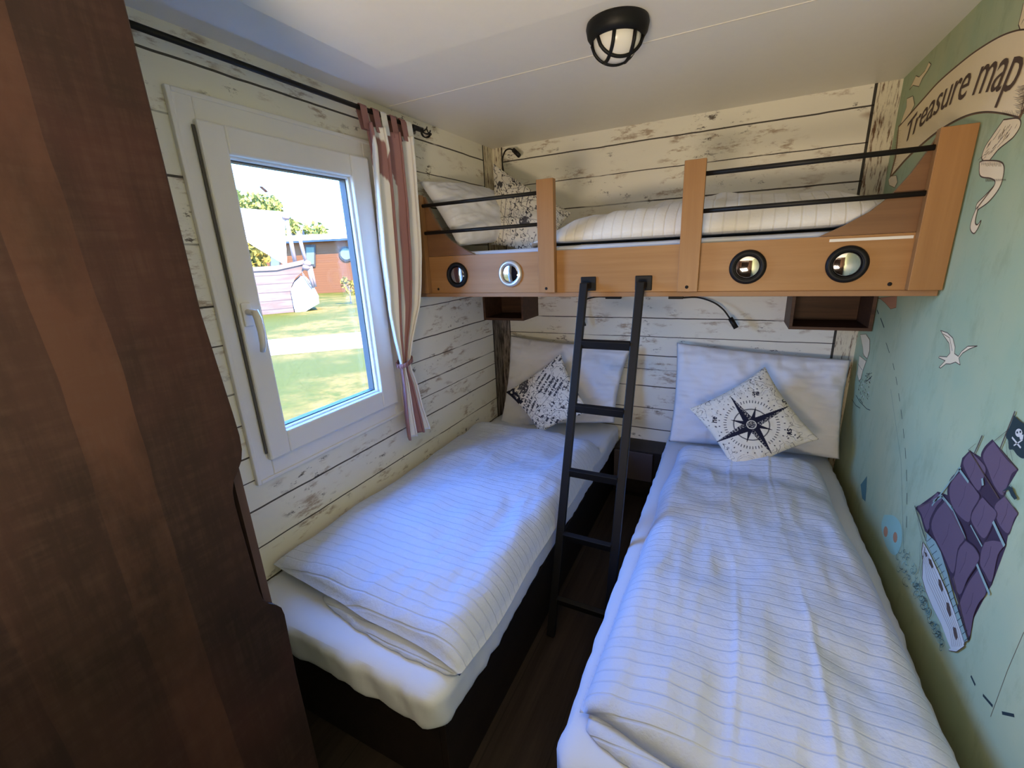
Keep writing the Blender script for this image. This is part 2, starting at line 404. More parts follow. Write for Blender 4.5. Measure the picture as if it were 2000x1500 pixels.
for u, c in tabs:
    y = ya+(yb_-ya)*u; mb = MB(); w = .017
    pr = [(RX+.012*math.cos(q), RZ+.012*math.sin(q)) for q in [math.pi*k/8 for k in range(9)]]
    pr = [(CX+.010, ztop-.02)]+pr+[(CX-.006, ztop-.02)]
    for (xa, za), (xb, zb) in zip(pr[:-1], pr[1:]):
        mb.add([(xa, y-w, za), (xa, y+w, za), (xb, y+w, zb), (xb, y-w, zb)], [(0, 1, 2, 3)])
    o = mb.build('tab_loop', plain('tab_cloth', c, .85, .1), cur); so = o.modifiers.new('t', 'SOLIDIFY'); so.thickness = .002
tcy = (np.interp(ztie, zs, y0s)+np.interp(ztie, zs, y1s))/2; tw = (np.interp(ztie, zs, y1s)-np.interp(ztie, zs, y0s))/2
mb = MB()
ring = [(CX+math.cos(q)*.032, tcy+math.sin(q)*(tw+.010), ztie+.012*math.sin(q*1.0)) for q in [2*math.pi*k/24 for k in range(25)]]
for (xa, y_a, za), (xb, y_b, zb) in zip(ring[:-1], ring[1:]):
    mb.sm = True; mb.add([(xa, y_a, za-.010), (xb, y_b, zb-.010), (xb, y_b, zb+.010), (xa, y_a, za+.010)], [(0, 1, 2, 3)])
mb.tube([(XL, tcy+.045, ztie+.01), (XL+.03, tcy+.045, ztie+.012), (XL+.04, tcy+.03, ztie+.01)], .004, 8)
o = mb.build('tie_band', plain('tie_cloth', mauve, .85, .1), cur); so = o.modifiers.new('t', 'SOLIDIFY'); so.thickness = .003

# ------------------------------------------------------------------ wardrobe
WX = -.80; WE = .437
wd = thing('wardrobe', 'tall dark reclaimed wood wardrobe with a curved finger notch in its door', 'wardrobe', (-1.1, 0, 0))
mb = MB(); mb.box(XL+.002, WX-.034, WE-.018, WE, 0, 2.10); mb.box(XL+.002, WX-.034, -.72, -.702, 0, 2.10)
mb.box(XL+.002, WX-.034, -.702, WE-.018, 2.082, 2.10); mb.box(XL+.002, WX-.034, -.702, WE-.018, 0, .08); mb.box(XL+.002, XL+.012, -.702, WE-.018, .08, 2.082)
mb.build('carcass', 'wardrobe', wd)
MB().box(WX-.034, WX-.0185, WE-.015, WE, 0, 2.08).build('side_strip', plain('purple_brown_edge', (.075, .045, .045), .6), wd)
def wq(x, y): q = P('x', WX, x, y); return (q.y, q.z)
edge = [(WE-.010, 2.06), (WE-.010, 1.5), wq(424, 740)]
edge = [(WE-.011, 2.062), (WE-.011, 1.42)] + [wq(*q) for q in [(456, 810), (468, 850), (473, 878), (472, 900), (464, 922), (457, 938), (455, 960), (459, 985), (470, 1025), (487, 1085), (507, 1155), (514, 1171), (526, 1179), (541, 1182), (550, 1187), (556, 1200)]] + [(WE+.004, .60), (WE+.004, .09)]
poly = [(WX, y, z) for y, z in edge]+[(WX, -.12, .09), (WX, -.12, 2.062)]
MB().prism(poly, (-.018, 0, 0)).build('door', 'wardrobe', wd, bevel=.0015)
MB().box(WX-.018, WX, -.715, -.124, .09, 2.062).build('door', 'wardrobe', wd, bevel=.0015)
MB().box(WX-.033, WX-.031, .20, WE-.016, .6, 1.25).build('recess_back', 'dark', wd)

# ------------------------------------------------------------------ lower beds
def bed(name, label, x0, x1, y0, y1, mats='base'):
    t = thing(name, label, 'bed', ((x0+x1)/2, (y0+y1)/2, 0))
    MB().box(x1-.02, x1, y0, y1, 0, .272).build('side_panel', mats, t, bevel=.002)
    MB().box(x0, x0+.02, y0, y1, 0, .272).build('side_panel', mats, t, bevel=.002)
    MB().box(x0+.02, x1-.02, y0, y0+.02, 0, .272).build('foot_panel', mats, t, bevel=.002)
    MB().box(x0+.02, x1-.02, y1-.02, y1, 0, .272).build('head_panel', mats, t)
    mb = MB()
    for k in range(12):
        y = y0+.08+k*(y1-y0-.16)/11; mb.box(x0+.02, x1-.02, y-.035, y+.035, .25, .268)
    mb.build('slats', 'bunk', t)
    return t
bed('bed', 'dark wood bed base along the plank wall under the window', XL+.002, -.590, .665, YB-.004)
bed('bed', 'dark wood bed base against the green mural wall', -.262, XR-.003, .665, YB-.004)

def rounded_box(name, label, cat, x0, x1, y0, y1, z0, z1, r, mt, seed, sag=0.0, wr=.004):
    """a soft box with rounded edges, gathered sheet folds on its sides"""
    nx, ny = 46, 96; nzv = 12
    bm = bmesh.new()
    V = {}
    hx, hy, hz = (x1-x0)/2, (y1-y0)/2, (z1-z0)/2; cx, cy, cz = (x0+x1)/2, (y0+y1)/2, (z0+z1)/2
    def pt(a, b, c):
        p = Vector((a*hx, b*hy, c*hz)); q = Vector((max(-hx+r, min(hx-r, p.x)), max(-hy+r, min(hy-r, p.y)), max(-hz+r*.6, min(hz-r*.6, p.z))))
        d = p-q
        if d.length > 1e-9:
            e = Vector((d.x/r, d.y/r, d.z/(r*.6))); L = max(abs(e.x), abs(e.y), abs(e.z))
            e2 = e.normalized()*L if e.length > 1e-9 else e
            d = Vector((e2.x*r, e2.y*r, e2.z*r*.6)); nrm = d.normalized()
        else: nrm = Vector((0, 0, 1 if c > 0 else -1))
        w = q+d+Vector((cx, cy, cz))
        side = 1 if abs(c) < .98 else .25
        f = nz(w.x*4+w.z*3, w.y*4-w.z*3, seed)*wr*side+nz(w.x*22+w.z*9, w.y*22, seed+5)*wr*.7*side
        if abs(c) >= .98 and c > 0: f += .004*nz(w.x*3, w.y*3, seed)
        w = w+nrm*f
        if c < .2: w.z -= sag*max(0, -nz(w.x*3, w.y*3, seed+9))
        return w
    def key(a, b, c): return (round(a, 4), round(b, 4), round(c, 4))
    def vert(a, b, c):
        k = key(a, b, c)
        if k not in V: V[k] = bm.verts.new(pt(a, b, c))
        return V[k]
    def face(fn, n1, n2):
        for i in range(n1):
            for j in range(n2):
                q = [fn(i, j), fn(i+1, j), fn(i+1, j+1), fn(i, j+1)]
                bm.faces.new(q)
    def lin_(i, n):
        t = -1+2*i/n; return math.copysign(1-(1-abs(t))**1.35, t) if n > 14 else t
    X_ = lambda i: lin_(i, nx); Y_ = lambda i: lin_(i, ny); Z_ = lambda i: -1+2*i/nzv
    face(lambda i, j: vert(X_(i), Y_(j), 1), nx, ny); face(lambda i, j: vert(X_(i), Y_(j), -1), nx, ny)
    face(lambda i, j: vert(X_(i), -1, Z_(j)), nx, nzv); face(lambda i, j: vert(X_(i), 1, Z_(j)), nx, nzv)
    face(lambda i, j: vert(-1, Y_(i), Z_(j)), ny, nzv); face(lambda i, j: vert(1, Y_(i), Z_(j)), ny, nzv)
    bmesh.ops.recalc_face_normals(bm, faces=bm.faces)
    me = bpy.data.meshes.new(name); bm.to_mesh(me); bm.free(); me.materials.append(M[mt]); me.polygons.foreach_set('use_smooth', [True]*len(me.polygons))
    o = bpy.data.objects.new(name, me); COL.objects.link(o); return tag(o, label, cat)
ZM = .418
rounded_box('mattress', 'mattress in a white fitted sheet on the bed under the window', 'mattress', XL+.006, -.572, .622, YB-.01, .284, ZM, .055, 'sheet', 1., .008, .012)
rounded_box('mattress', 'mattress in a white fitted sheet on the bed beside the green mural wall', 'mattress', -.272, .515, .622, YB-.01, .284, ZM, .055, 'sheet', 4., .008, .008)

def duvet(name, label, c4, zb, T, mt, seed, edge_pow=(6, 6), lump=.02, folds=None, warp=.012, over=None, inside=(-9, 9)):
    """c4: foot-left, foot-right, head-right, head-left corners in plan; closed puffed cover"""
    nu, nv = 110, 150
    A, B, C_, D = [Vector((*c, 0)) for c in c4]
    top = []; bot = []
    for i in range(nu):
        u = i/(nu-1)
        for j in range(nv):
            v = j/(nv-1)
            p = (A*(1-u)+B*u)*(1-v)+(D*(1-u)+C_*u)*v
            s, t = 2*u-1, 2*v-1
            e = max(0, (1-abs(s)**edge_pow[0]))**.5*max(0, (1-abs(t)**edge_pow[1]))**.5
            ox = nz(v*5, seed)*warp*abs(s)**3; oy = nz(u*5, seed+7)*warp*abs(t)**3
            h = T*e*(1+.25*nz(u*2.2, v*3, seed))+lump*e*fbm(p.x*4, p.y*4, seed, 3)
            # creases: fine ridges running with the length near the free edges
            cr = noise.ridged_multi_fractal(Vector((p.x*7, p.y*2.2, seed+2)), .9, 2., 3, .9, 2.)
            h += .009*(cr-1.0)*e
            h += .004*nz(p.x*26, p.y*9, seed+4)*e*(.4+abs(s))
            if folds: h += folds(u, v, p)*e
            zc = zb+.006+.018*(1-e)*0
            px, py_ = p.x+ox, p.y+oy
            dz = over(u, v) if over else 0
            top.append((px, py_, zb+.012+h+dz)); bot.append((px, py_, zb+.003+.009*(1-e)+(max(0, dz) if inside[0] < px < inside[1] else dz)))
    n = nu*nv; vs = top+bot
    f = []
    q = lambda i, j: i*nv+j
    for i in range(nu-1):
        for j in range(nv-1):
            f.append((q(i, j), q(i+1, j), q(i+1, j+1), q(i, j+1))); f.append((n+q(i, j), n+q(i, j+1), n+q(i+1, j+1), n+q(i+1, j)))
    for i in range(nu-1):
        f.append((q(i, 0), q(i+1, 0), n+q(i+1, 0), n+q(i, 0))); f.append((q(i, nv-1), n+q(i, nv-1), n+q(i+1, nv-1), q(i+1, nv-1)))
    for j in range(nv-1):
        f.append((q(0, j), n+q(0, j), n+q(0, j+1), q(0, j+1))); f.append((q(nu-1, j), q(nu-1, j+1), n+q(nu-1, j+1), n+q(nu-1, j)))
    me = bpy.data.meshes.new(name); me.from_pydata(vs, [], f); me.update()
    return tag(finish(me, name, mt, None, None), label, 'duvet')
def bend_l(u, v):
    d = 0
    if u > .90: d -= .036*((u-.90)/.10)**2*(1-.6*max(0, (.15-v)/.15))
    return d+.020*max(0, 1-v/.10)*(1-u*.6)
def fold_l(u, v, p):
    return .018*math.exp(-((v-.93)/.05)**2)-.012*math.exp(-((u-.80)/.05)**2)*(.5+.5*math.sin(v*14+2))
dl = duvet('duvet', 'white striped duvet spread on the bed under the window', [(XL+.022, .770), (-.548, .700), (-.578, 2.17), (XL+.03, 2.20)], ZM+.009, .070, 'duvet', 3.3, (9, 12), .020, fold_l, over=bend_l, inside=(-9, -.585))
# loose lower layer that peeps out at the foot
mb = MB(); mb.sm = True
n1 = 60; ug = []
for k in range(n1):
    u = .30+.66*k/(n1-1); x = XL+.03+.84*u; yb0 = .775-.075*u
    dip = -.030*math.sin(math.pi*min(1, (u-.30)/.66))**.6
    for w in range(6):
        tt = w/5; ug.append((x+.004*nz(k*.3, w), yb0+dip*(1-tt)+.10*tt+.006*nz(u*20, tt*3), ZM+.010+.016*math.sin(math.pi*tt*.5)+.005*nz(u*14, tt*4, 2)))
o = grid_mesh('duvet_underlayer', np.array(ug), n1, 6, 'duvet', dl); so = o.modifiers.new('t', 'SOLIDIFY'); so.thickness = .010
def fold_r(u, v, p):
    f = .022*math.exp(-((v-.86+.05*u)/.035)**2)*-1*(1-u*.75)
    for s0 in (.42, .66): f += .006*math.exp(-((u-s0-.02*math.sin(v*6))/.010)**2)*(.6+.4*math.sin(v*9))
    f += .014*nz(u*6, v*2.2, 9)*max(0, 1-v/.25)
    return f+.02*math.exp(-((v-.93)/.06)**2)
def bend_r(u, v): return .030*max(0, 1-v/.07)*(.5+.5*math.sin(u*11+1))*.5+(-.02*((.1-u)/.1)**2 if u < .1 else 0)
dr = duvet('duvet', 'white striped duvet spread on the bed beside the green mural wall', [(-.238, .735), (.500, .600), (.418, 2.26), (-.190, 2.28)], ZM+.009, .080, 'duvet', 8.1, (7, 12), .018, fold_r, over=bend_r, inside=(-.26, 9))
ug = []
for k in range(n1):
    u = .03+.90*k/(n1-1); x = -.238+.738*u; yb0 = .735-.135*u
    dip = -.052*math.sin(math.pi*min(1, .08+k/(n1-1)*.9))**.5
    for w in range(6):
        tt = w/5; ug.append((x, yb0+dip*(1-tt)+.10*tt+.006*nz(u*20, tt*3), ZM+.011+.022*math.sin(math.pi*tt*.5)+.006*nz(u*12, tt*4, 2)))
o = grid_mesh('duvet_underlayer', np.array(ug), n1, 6, 'duvet', dr); so = o.modifiers.new('t', 'SOLIDIFY'); so.thickness = .010

# ------------------------------------------------------------------ pillows and cushions
def puff(name, label, cat, c4, T, mt, nrm, seed, n=60, pinch=.07, wr=.006, cols=None, backc=None, sharp=.42, group=None, flatb=1.):
    TL, TR, BR, BL = [Vector(c) for c in c4]; N = Vector(nrm).normalized()
    fr = []; bk = []; col = []
    for i in range(n):
        s = -1+2*i/(n-1)
        for j in range(n):
            t = -1+2*j/(n-1)
            S = s*(1-pinch*(1-t*t)*abs(s)**3); Tt = t*(1-pinch*(1-s*s)*abs(t)**3)
            u, v = (S+1)/2, (Tt+1)/2
            p = (TL*(1-u)+TR*u)*(1-v)+(BL*(1-u)+BR*u)*v
            e = (max(0, 1-s*s)*max(0, 1-t*t))**sharp
            w = wr*(fbm(s*2.2, t*2.2, seed, 3)+.6*nz(s*7, t*7, seed+3))*min(1, e*3)
            # gathers running in from the seams
            w += wr*.7*nz(s*16, t*2.5, seed+6)*abs(t)**2*min(1, e*4)+wr*.7*nz(s*2.5, t*16, seed+8)*abs(s)**2*min(1, e*4)
            fr.append(p+N*(T*e+w)); bk.append(p-N*(T*flatb*e))
            if cols is not None: col.append(cols(s, t))
    m_ = n*n; f = []; q = lambda i, j: i*n+j
    edge_ = lambda i, j: i in (0, n-1) or j in (0, n-1)
    b = lambda i, j: q(i, j) if edge_(i, j) else m_+q(i, j)
    for i in range(n-1):
        for j in range(n-1):
            f.append((q(i, j), q(i+1, j), q(i+1, j+1), q(i, j+1))); f.append((b(i, j), b(i, j+1), b(i+1, j+1), b(i+1, j)))
    me = bpy.data.meshes.new(name); me.from_pydata([tuple(x) for x in fr+bk], [], f); me.update()
    cc = None
    if cols is not None: cc = np.array(col+[backc]*m_)
    return tag(finish(me, name, mt, None, cc), label, cat, group)
pz = ZM+.01
def YP(y, a, b): return P('y', y, a, b)
puff('pillow', 'white pillow propped against the plank wall on the bed under the window', 'pillow',
     [YP(2.535, 997, 655), YP(2.52, 1234, 678), YP(2.38, 1200, 826), YP(2.38, 975, 838)], .060, 'pillow', (0, -1, .35), 2., 70, .06, .012, flatb=.5)
puff('pillow', 'white pillow propped against the plank wall beside the green mural wall', 'pillow',
     [YP(2.53, 1322, 669), YP(2.52, 1662, 703), YP(2.38, 1640, 897), YP(2.38, 1306, 862)], .062, 'pillow', (0, -1, .35), 6., 70, .035, .013, flatb=.5)
cream = np.array((.74, .70, .61)); ink = np.array((.018, .018, .035))
def seg(px, py, x0, y0, x1, y1):
    dx, dy = x1-x0, y1-y0; L = dx*dx+dy*dy; t = max(0, min(1, ((px-x0)*dx+(py-y0)*dy)/L)) if L else 0
    return math.hypot(px-x0-dx*t, py-y0-dy*t)
GL = {'n': [(0, 0, 0, 1), (0, .8, .5, 1), (.5, 1, .6, .8), (.6, .8, .6, 0)], 's': [(.6, .9, .2, 1), (.2, 1, 0, .75), (0, .75, .6, .3), (.6, .3, .4, 0), (.4, 0, 0, .1)],
      'e': [(0, .5, .6, .5), (.6, .5, .5, .9), (.5, .9, .1, .9), (.1, .9, 0, .5), (0, .5, .1, .05), (.1, .05, .55, .1)],
      'w': [(0, 1, .15, 0), (.15, 0, .3, .7), (.3, .7, .45, 0), (.45, 0, .6, 1)],
      'N': [(0, 0, 0, 1.4), (0, 1.4, .7, 0), (.7, 0, .7, 1.4)], 'S': [(.7, 1.2, .3, 1.4), (.3, 1.4, 0, 1.05), (0, 1.05, .7, .4), (.7, .4, .4, 0), (.4, 0, 0, .15)]}
def glyph(px, py, ch, cx, cy, size, ang):
    ca, sa = math.cos(ang), math.sin(ang); dx, dy = px-cx, py-cy
    x, y = (dx*ca+dy*sa)/size, (-dx*sa+dy*ca)/size
    if not (-.5 < x < 1.2 and -.5 < y < 1.8): return 9
    return min(seg(x, y, *g_) for g_ in GL[ch])*size
def compass(s, t):
    # s runs from the west corner to the top corner, t from the top corner to the east corner
    y = -(t-.06); x = s+.06
    r = math.hypot(x, y); a = math.atan2(y, x); d = 0
    # eight-pointed rose
    for k in range(8):
        ak = k*math.pi/4; R_ = (1.0 if k % 4 == 0 else .86) if k % 2 == 0 else .44; wb = .125 if k % 2 == 0 else .065
        lx = x*math.cos(ak)+y*math.sin(ak); ly = -x*math.sin(ak)+y*math.cos(ak)
        if 0 < lx < R_:
            w = wb*(1-lx/R_)**1.15
            if abs(ly) < w+.006: d = max(d, 1 if ly > -.2*w or k % 2 or noise.noise(Vector((lx*30, ly*30, k))) > -.05 else .55)
    if abs(r-.375) < .014 and d < .5: d = .85
    if r < .12: d = 1
    if abs(r-.098) < .010: d = 0.05
    if r < .08 and nz(x*45, y*45) > .1: d = .4
    if .53 < r < .60:
        q = (a/(2*math.pi)*56) % 1
        if abs(q-.5) < .13: d = 1
    q = (a/(2*math.pi)*28+.5) % 1
    if .68 < r < .715 and abs(q-.5) < .075: d = 1
    for ch, cx, cy, an in (('s', .42, .60, -.6), ('e', .49, .555, -.6), ('s', .60, -.44, -2.1), ('w', .56, -.51, -2.1), ('n', -.63, .42, .9), ('e', -.58, .49, .9), ('N', -1.02, -.02, .5), ('S', .98, .06, .5)):
        if glyph(x, y, ch, cx, cy, .085, an) < .013: d = 1
    if r > .76:
        v = fbm(x*2.6, y*2.6, 4.2, 3)
        if abs(v-.05) < .016 or abs(v+.22) < .013: d = max(d, .85)
        if nz(x*24, y*24, 3) > .45 and y > .35: d = max(d, .75)
    return cream*(1-d)+ink*d
def chart(seed, rows=True):
    def f(s, t):
        x, y = s, -t; d = 0
        # coastlines
        v = fbm(x*1.9+3, y*1.9, seed, 4)
        if abs(v) < .026 or abs(v-.28) < .020: d = .97
        v2 = fbm(x*3.5, y*3.5+9, seed+4, 3)
        if abs(v2-.1) < .022: d = max(d, .9)
        # lines of lettering in bands
        ca, sa = math.cos(.55), math.sin(.55); lx, ly = x*ca+y*sa, -x*sa+y*ca
        row = (ly*6.5) % 1; reg = nz(x*1.3, y*1.3, seed+11)
        if rows and (reg > .12 or (x < -.35 and y > -.2)) and .2 < row < .62 and nz(lx*22, math.floor(ly*6.5)*3.1, seed) > -.15: d = max(d, .92)
        if rows and x < -.72 and y > .25 and nz(x*9, y*9, 4) > -.25: d = 1
        if not rows and reg > .1 and .3 < (x*7) % 1 < .42: d = max(d, .7)
        if reg < -.38: d = max(d, .9 if nz(x*17, y*17, seed) > -.15 else .2)
        if abs(y-.35*x+.1) < .008: d = max(d, .7)
        if nz(x*15, y*15, seed+6) > .50: d = max(d, .85)
        return cream*(1-d)+ink*d
    return f
cb = tuple(cream)
# compass cushion: corners west, top, east, bottom
w_, t_, e_ = YP(2.20, 1346, 798), YP(2.33, 1494, 716), YP(2.205, 1600, 858)
b_ = w_+e_-t_; b_.z = max(b_.z, pz+.012)
puff('cushion', 'square cushion printed with a black compass rose leaning on a white pillow', 'cushion', [w_, t_, e_, b_], .052, 'print', (.05, -1, .45), 12., 300, .09, .003, compass, cb, .45, flatb=.3)
w_, t_, b_ = YP(2.26, 988, 766), YP(2.36, 1095, 690), YP(2.15, 1055, 846); e_ = b_+t_-w_
e_ = YP(2.21, 1154, 806)
puff('cushion', 'square cushion printed with an old sea chart, half behind the ladder', 'cushion', [w_, t_, e_, b_], .048, 'print', (-.05, -1, .45), 15., 220, .09, .003, chart(2.), cb, .45, flatb=.3)

# ------------------------------------------------------------------ low cabinet between the beds
t = thing('low_cabinet', 'small dark low cabinet on the floor between the two bed heads', 'cabinet', (-.43, 2.5, 0))
MB().box(-.568, -.292, 2.44, YB-.003, .04, .325).build('body', 'base', t, bevel=.003)
MB().box(-.566, -.340, 2.428, 2.439, .135, .315).build('front_panel', plain('grey_brown_panel', (.07, .058, .062), .5), t, bevel=.002)
MB().box(-.56, -.30, 2.47, YB-.01, 0, .04).build('plinth', 'dark', t)

# ------------------------------------------------------------------ bunk above
BY = 1.78
bk = thing('bunk', 'honey coloured boat shaped bunk fixed across the room above both beds', 'bunk bed', (-.42, BY, 1.295))
MB().box(XL+.003, XR-.004, BY, BY+.022, 1.312, 1.483).build('side_board', 'bunk', bk, bevel=.001)
MB().box(XL+.003, XR-.004, BY-.006, BY+.03, 1.294, 1.312).build('bottom_rail', 'edge', bk, bevel=.002)
rc = [(.234, 1.484), (.298, 1.515), (.357, 1.551), (.401, 1.592), (.439, 1.650), (.464, 1.700), (.487, 1.752)]
MB().prism([(x, BY+.002, z) for x, z in rc]+[(XR-.004, BY+.002, 1.752), (XR-.004, BY+.002, 1.484)], (0, .018, 0)).build('swoop_panel', 'swoop', bk)
lc = [(-.84-x, z) for x, z in rc]
MB().prism([(x, BY+.002, z) for x, z in lc]+[(XL+.003, BY+.002, 1.752), (XL+.003, BY+.002, 1.484)], (0, .018, 0)).build('swoop_panel', 'swoop', bk)
for a, b in ((-.744, -.672), (-.188, -.118), (.476, XR-.004), (XL+.003, XL+.075)):
    MB().box(a, b, BY-.032, BY-.001, 1.314, 1.757).build('post', 'bunk_v', bk, bevel=.0015)
for xa, xb in ((XL+.07, -.742), (-.12, .478)):
    for z in (1.710, 1.590): MB().tube([(xa, BY-.014, z), (xb, BY-.014, z)], .0078, 12).build('guard_rail', 'blackrod', bk)
def porthole(x, rim):
    c = (x, BY, 1.395)
    o = MB().lathe([(.040, 0), (.057, 0), (.058, .006), (.052, .013), (.044, .014), (.041, .010), (.040, .004)], c, (0, -1, 0), 48).build('porthole', rim, bk)
    m_ = MB().lathe([(0, .0085), (.010, .0083), (.022, .0072), (.034, .0052), (.0405, .0035), (.0405, .001)], c, (0, -1, 0), 48).build('mirror', 'mirror', o)
    return o
for x, rim in ((-1.171, 'black'), (-.891, 'whitish'), (.037, 'black'), (.319, 'black')):  # the second rim is paler than the others
    o = porthole(x, rim)
    if rim == 'whitish': o['label'] = 'pale silver porthole rim'
for x, yy in ((-1.288, BY), (.438, BY), (-.710, BY-.032), (-.155, BY-.032)):
    MB().lathe([(0, .002), (.005, .002), (.0062, 0)], (x, yy, 1.331), (0, -1, 0), 14).build('screw_cap', 'dark', bk)
q1, q2 = P('y', BY, 1620, 470), P('y', BY, 1784, 463)
MB().box(q1.x, q2.x, BY-.002, BY, 1.466, 1.4745).build('white_strip', 'strip', bk)
mb = MB()
mb.box(XL+.003, XR-.004, BY+.03, BY+.05, 1.296, 1.345); mb.box(XL+.003, XR-.004, YB-.03, YB-.004, 1.296, 1.345); mb.box(XL+.003, XR-.004, BY+.03, YB-.004, 1.296, 1.306)
for k in range(14):
    x = XL+.07+k*(XR-XL-.14)/13; mb.box(x-.035, x+.035, BY+.05, YB-.03, 1.325, 1.342)
mb.build('slatted_base', 'edge', bk)
rounded_box('mattress', 'mattress in a white sheet inside the raised bunk', 'mattress', XL+.02, XR-.02, BY+.026, YB-.01, 1.346, 1.500, .035, 'sheet', 14., 0, .005)
def fold_u(u, v, p): return .03*math.exp(-((v-.2)/.16)**2)*0+.012*nz(u*4, v*9, 5)
# bunk duvet: foot at the right wall, so its length runs along x
duvet('duvet', 'white duvet lying lengthwise in the raised bunk', [(-.815, 1.83), (.505, 1.822), (.505, 2.585), (-.83, 2.585)], 1.508, .135, 'duvet_x', 21., (5, 3.2), .022,
      over=lambda u, v: -.055*max(0, 1-u/.28)**1.5*math.sin(math.pi*v)**.5)
puff('pillow', 'white pillow leaning in the window corner of the raised bunk', 'pillow', [(-1.375, 1.825, 1.825), (-1.38, 2.50, 1.85), (-1.04, 2.48, 1.545), (-1.185, 1.825, 1.525)], .105, 'pillow', (.8, -.12, .45), 31., 60, .06, .011, sharp=.36, flatb=.25)
puff('cushion', 'square cushion printed with a sea chart and rings in the raised bunk', 'cushion',
     [YP(2.34, 962, 318), YP(2.22, 1116, 416), YP(1.98, 1066, 506), YP(2.10, 958, 478)], .048, 'print', (.35, -1, .35), 35., 200, .08, .003, chart(7.3, False), cb, .45, flatb=.3)

# ------------------------------------------------------------------ ladder
ld = thing('ladder', 'black metal ladder hooked over the bunk board between the beds', 'ladder', (-.43, 1.5, 0))
LX = (-.537, -.317); top = (1.725, 1.352); botm = (1.285, 0.0)
def lp(z): f = (z-botm[1])/(top[1]-botm[1]); return botm[0]+(top[0]-botm[0])*f
for x in LX: MB().bar((x, lp(0.004), .004), (x, lp(1.352), 1.352), .032, .020, (0, 1, 0)).build('side_rail', 'black', ld, bevel=.003)
for z in (1.122, .878, .633, .390, .145): MB().bar((LX[0]+.014, lp(z), z), (LX[1]-.014, lp(z), z), .034, .020, (0, .95, .3)).build('rung', 'black', ld, bevel=.002)
for x in LX:
    mb = MB(); mb.box(x-.030, x+.034, BY-.008, BY-.002, 1.318, 1.374); mb.box(x-.016, x+.016, 1.715, BY-.008, 1.328, 1.352)
    mb.build('hook_plate', 'black', ld, bevel=.003)

# ------------------------------------------------------------------ little shelves under the bunk
def shelf(name, label, x0, x1, y0, z0, z1, cut):
    t = thing(name, label, 'shelf', ((x0+x1)/2, 2.5, z0)); th = .014
    MB().box(x0, x1, y0, YB-.003, z0, z0+th).build('bottom_board', 'shelf', t, bevel=.001)
    MB().box(x0, x1, y0, YB-.003, z1-th, z1).build('top_board', 'shelf', t)
    MB().box(x0, x0+th, y0, YB-.003, z0+th, z1-th).build('side_board', 'shelf', t, bevel=.001)
    MB().box(x1-th, x1, y0, YB-.003, z0+th, z1-th).build('side_board', 'shelf', t, bevel=.001)
    MB().box(x0+th, x1-th, YB-.012, YB-.003, z0+th, z1-th).build('back_board', 'shelf', t)
    return t
shelf('wall_shelf', 'dark open box shelf under the bunk in the window corner', XL+.003, -1.121, 2.385, 1.090, 1.292, 1)
shelf('wall_shelf', 'dark open box shelf under the bunk beside the green mural wall', .246, XR-.004, 2.385, 1.082, 1.292, 0)

# ------------------------------------------------------------------ gooseneck reading lamps
def curve(pts, n=24):
    out = []; p = [Vector(q) for q in pts]; p = [p[0]*2-p[1]]+p+[p[-1]*2-p[-2]]
    for i in range(1, len(p)-2):
        for k in range(n//(len(p)-3)):
            t = k/(n//(len(p)-3)); a, b, c, d = p[i-1:i+3]
            out.append(.5*((2*b)+(c-a)*t+(2*a-5*b+4*c-d)*t*t+(3*b-a-3*c+d)*t**3))
    out.append(p[-2]); return out
def goose(label, mnt, pts, head):
    t = thing('reading_lamp', label, 'lamp', mnt[0])
    a, b = mnt; MB().box(min(a[0], b[0]), max(a[0], b[0]), YB-.034, YB-.002, min(a[2], b[2]), max(a[2], b[2])).build('mount', 'blackrod', t, bevel=.002)
    MB().tube(curve(pts), .0042, 8).build('gooseneck', 'blackrod', t)
    MB().tube(head, .0125, 14).build('lamp_head', 'blackrod', t)
y = 2.595
goose('black gooseneck reading lamp under the bunk, over the mural side bed', ((YP(y, 1306, 576).x, 0, 1.200), (YP(y, 1335, 576).x, 0, 1.290)),
      [YP(y, 1330, 582), YP(y, 1362, 581), YP(2.57, 1392, 590), YP(2.55, 1412, 604), YP(2.54, 1427, 624)], [YP(2.54, 1426, 621), YP(2.53, 1438, 641)])
goose('black gooseneck reading lamp under the bunk, half hidden behind the ladder', ((YP(y, 1183, 576).x, 0, 1.200), (YP(y, 1213, 576).x, 0, 1.290)),
      [YP(y, 1188, 580), YP(y, 1164, 580), YP(2.57, 1143, 586), YP(2.55, 1137, 598), YP(2.54, 1135, 618)], [YP(2.54, 1135, 618), YP(2.53, 1141, 637)])
a = YP(2.60, 984, 338)
goose('black gooseneck reading lamp in the corner above the bunk', ((a.x-.012, 0, a.z-.05), (a.x+.016, 0, a.z)),
      [a, YP(2.60, 981, 315), YP(2.58, 986, 296), YP(2.56, 995, 291), YP(2.54, 1004, 294)], [YP(2.54, 1003, 293), YP(2.52, 1014, 304)])

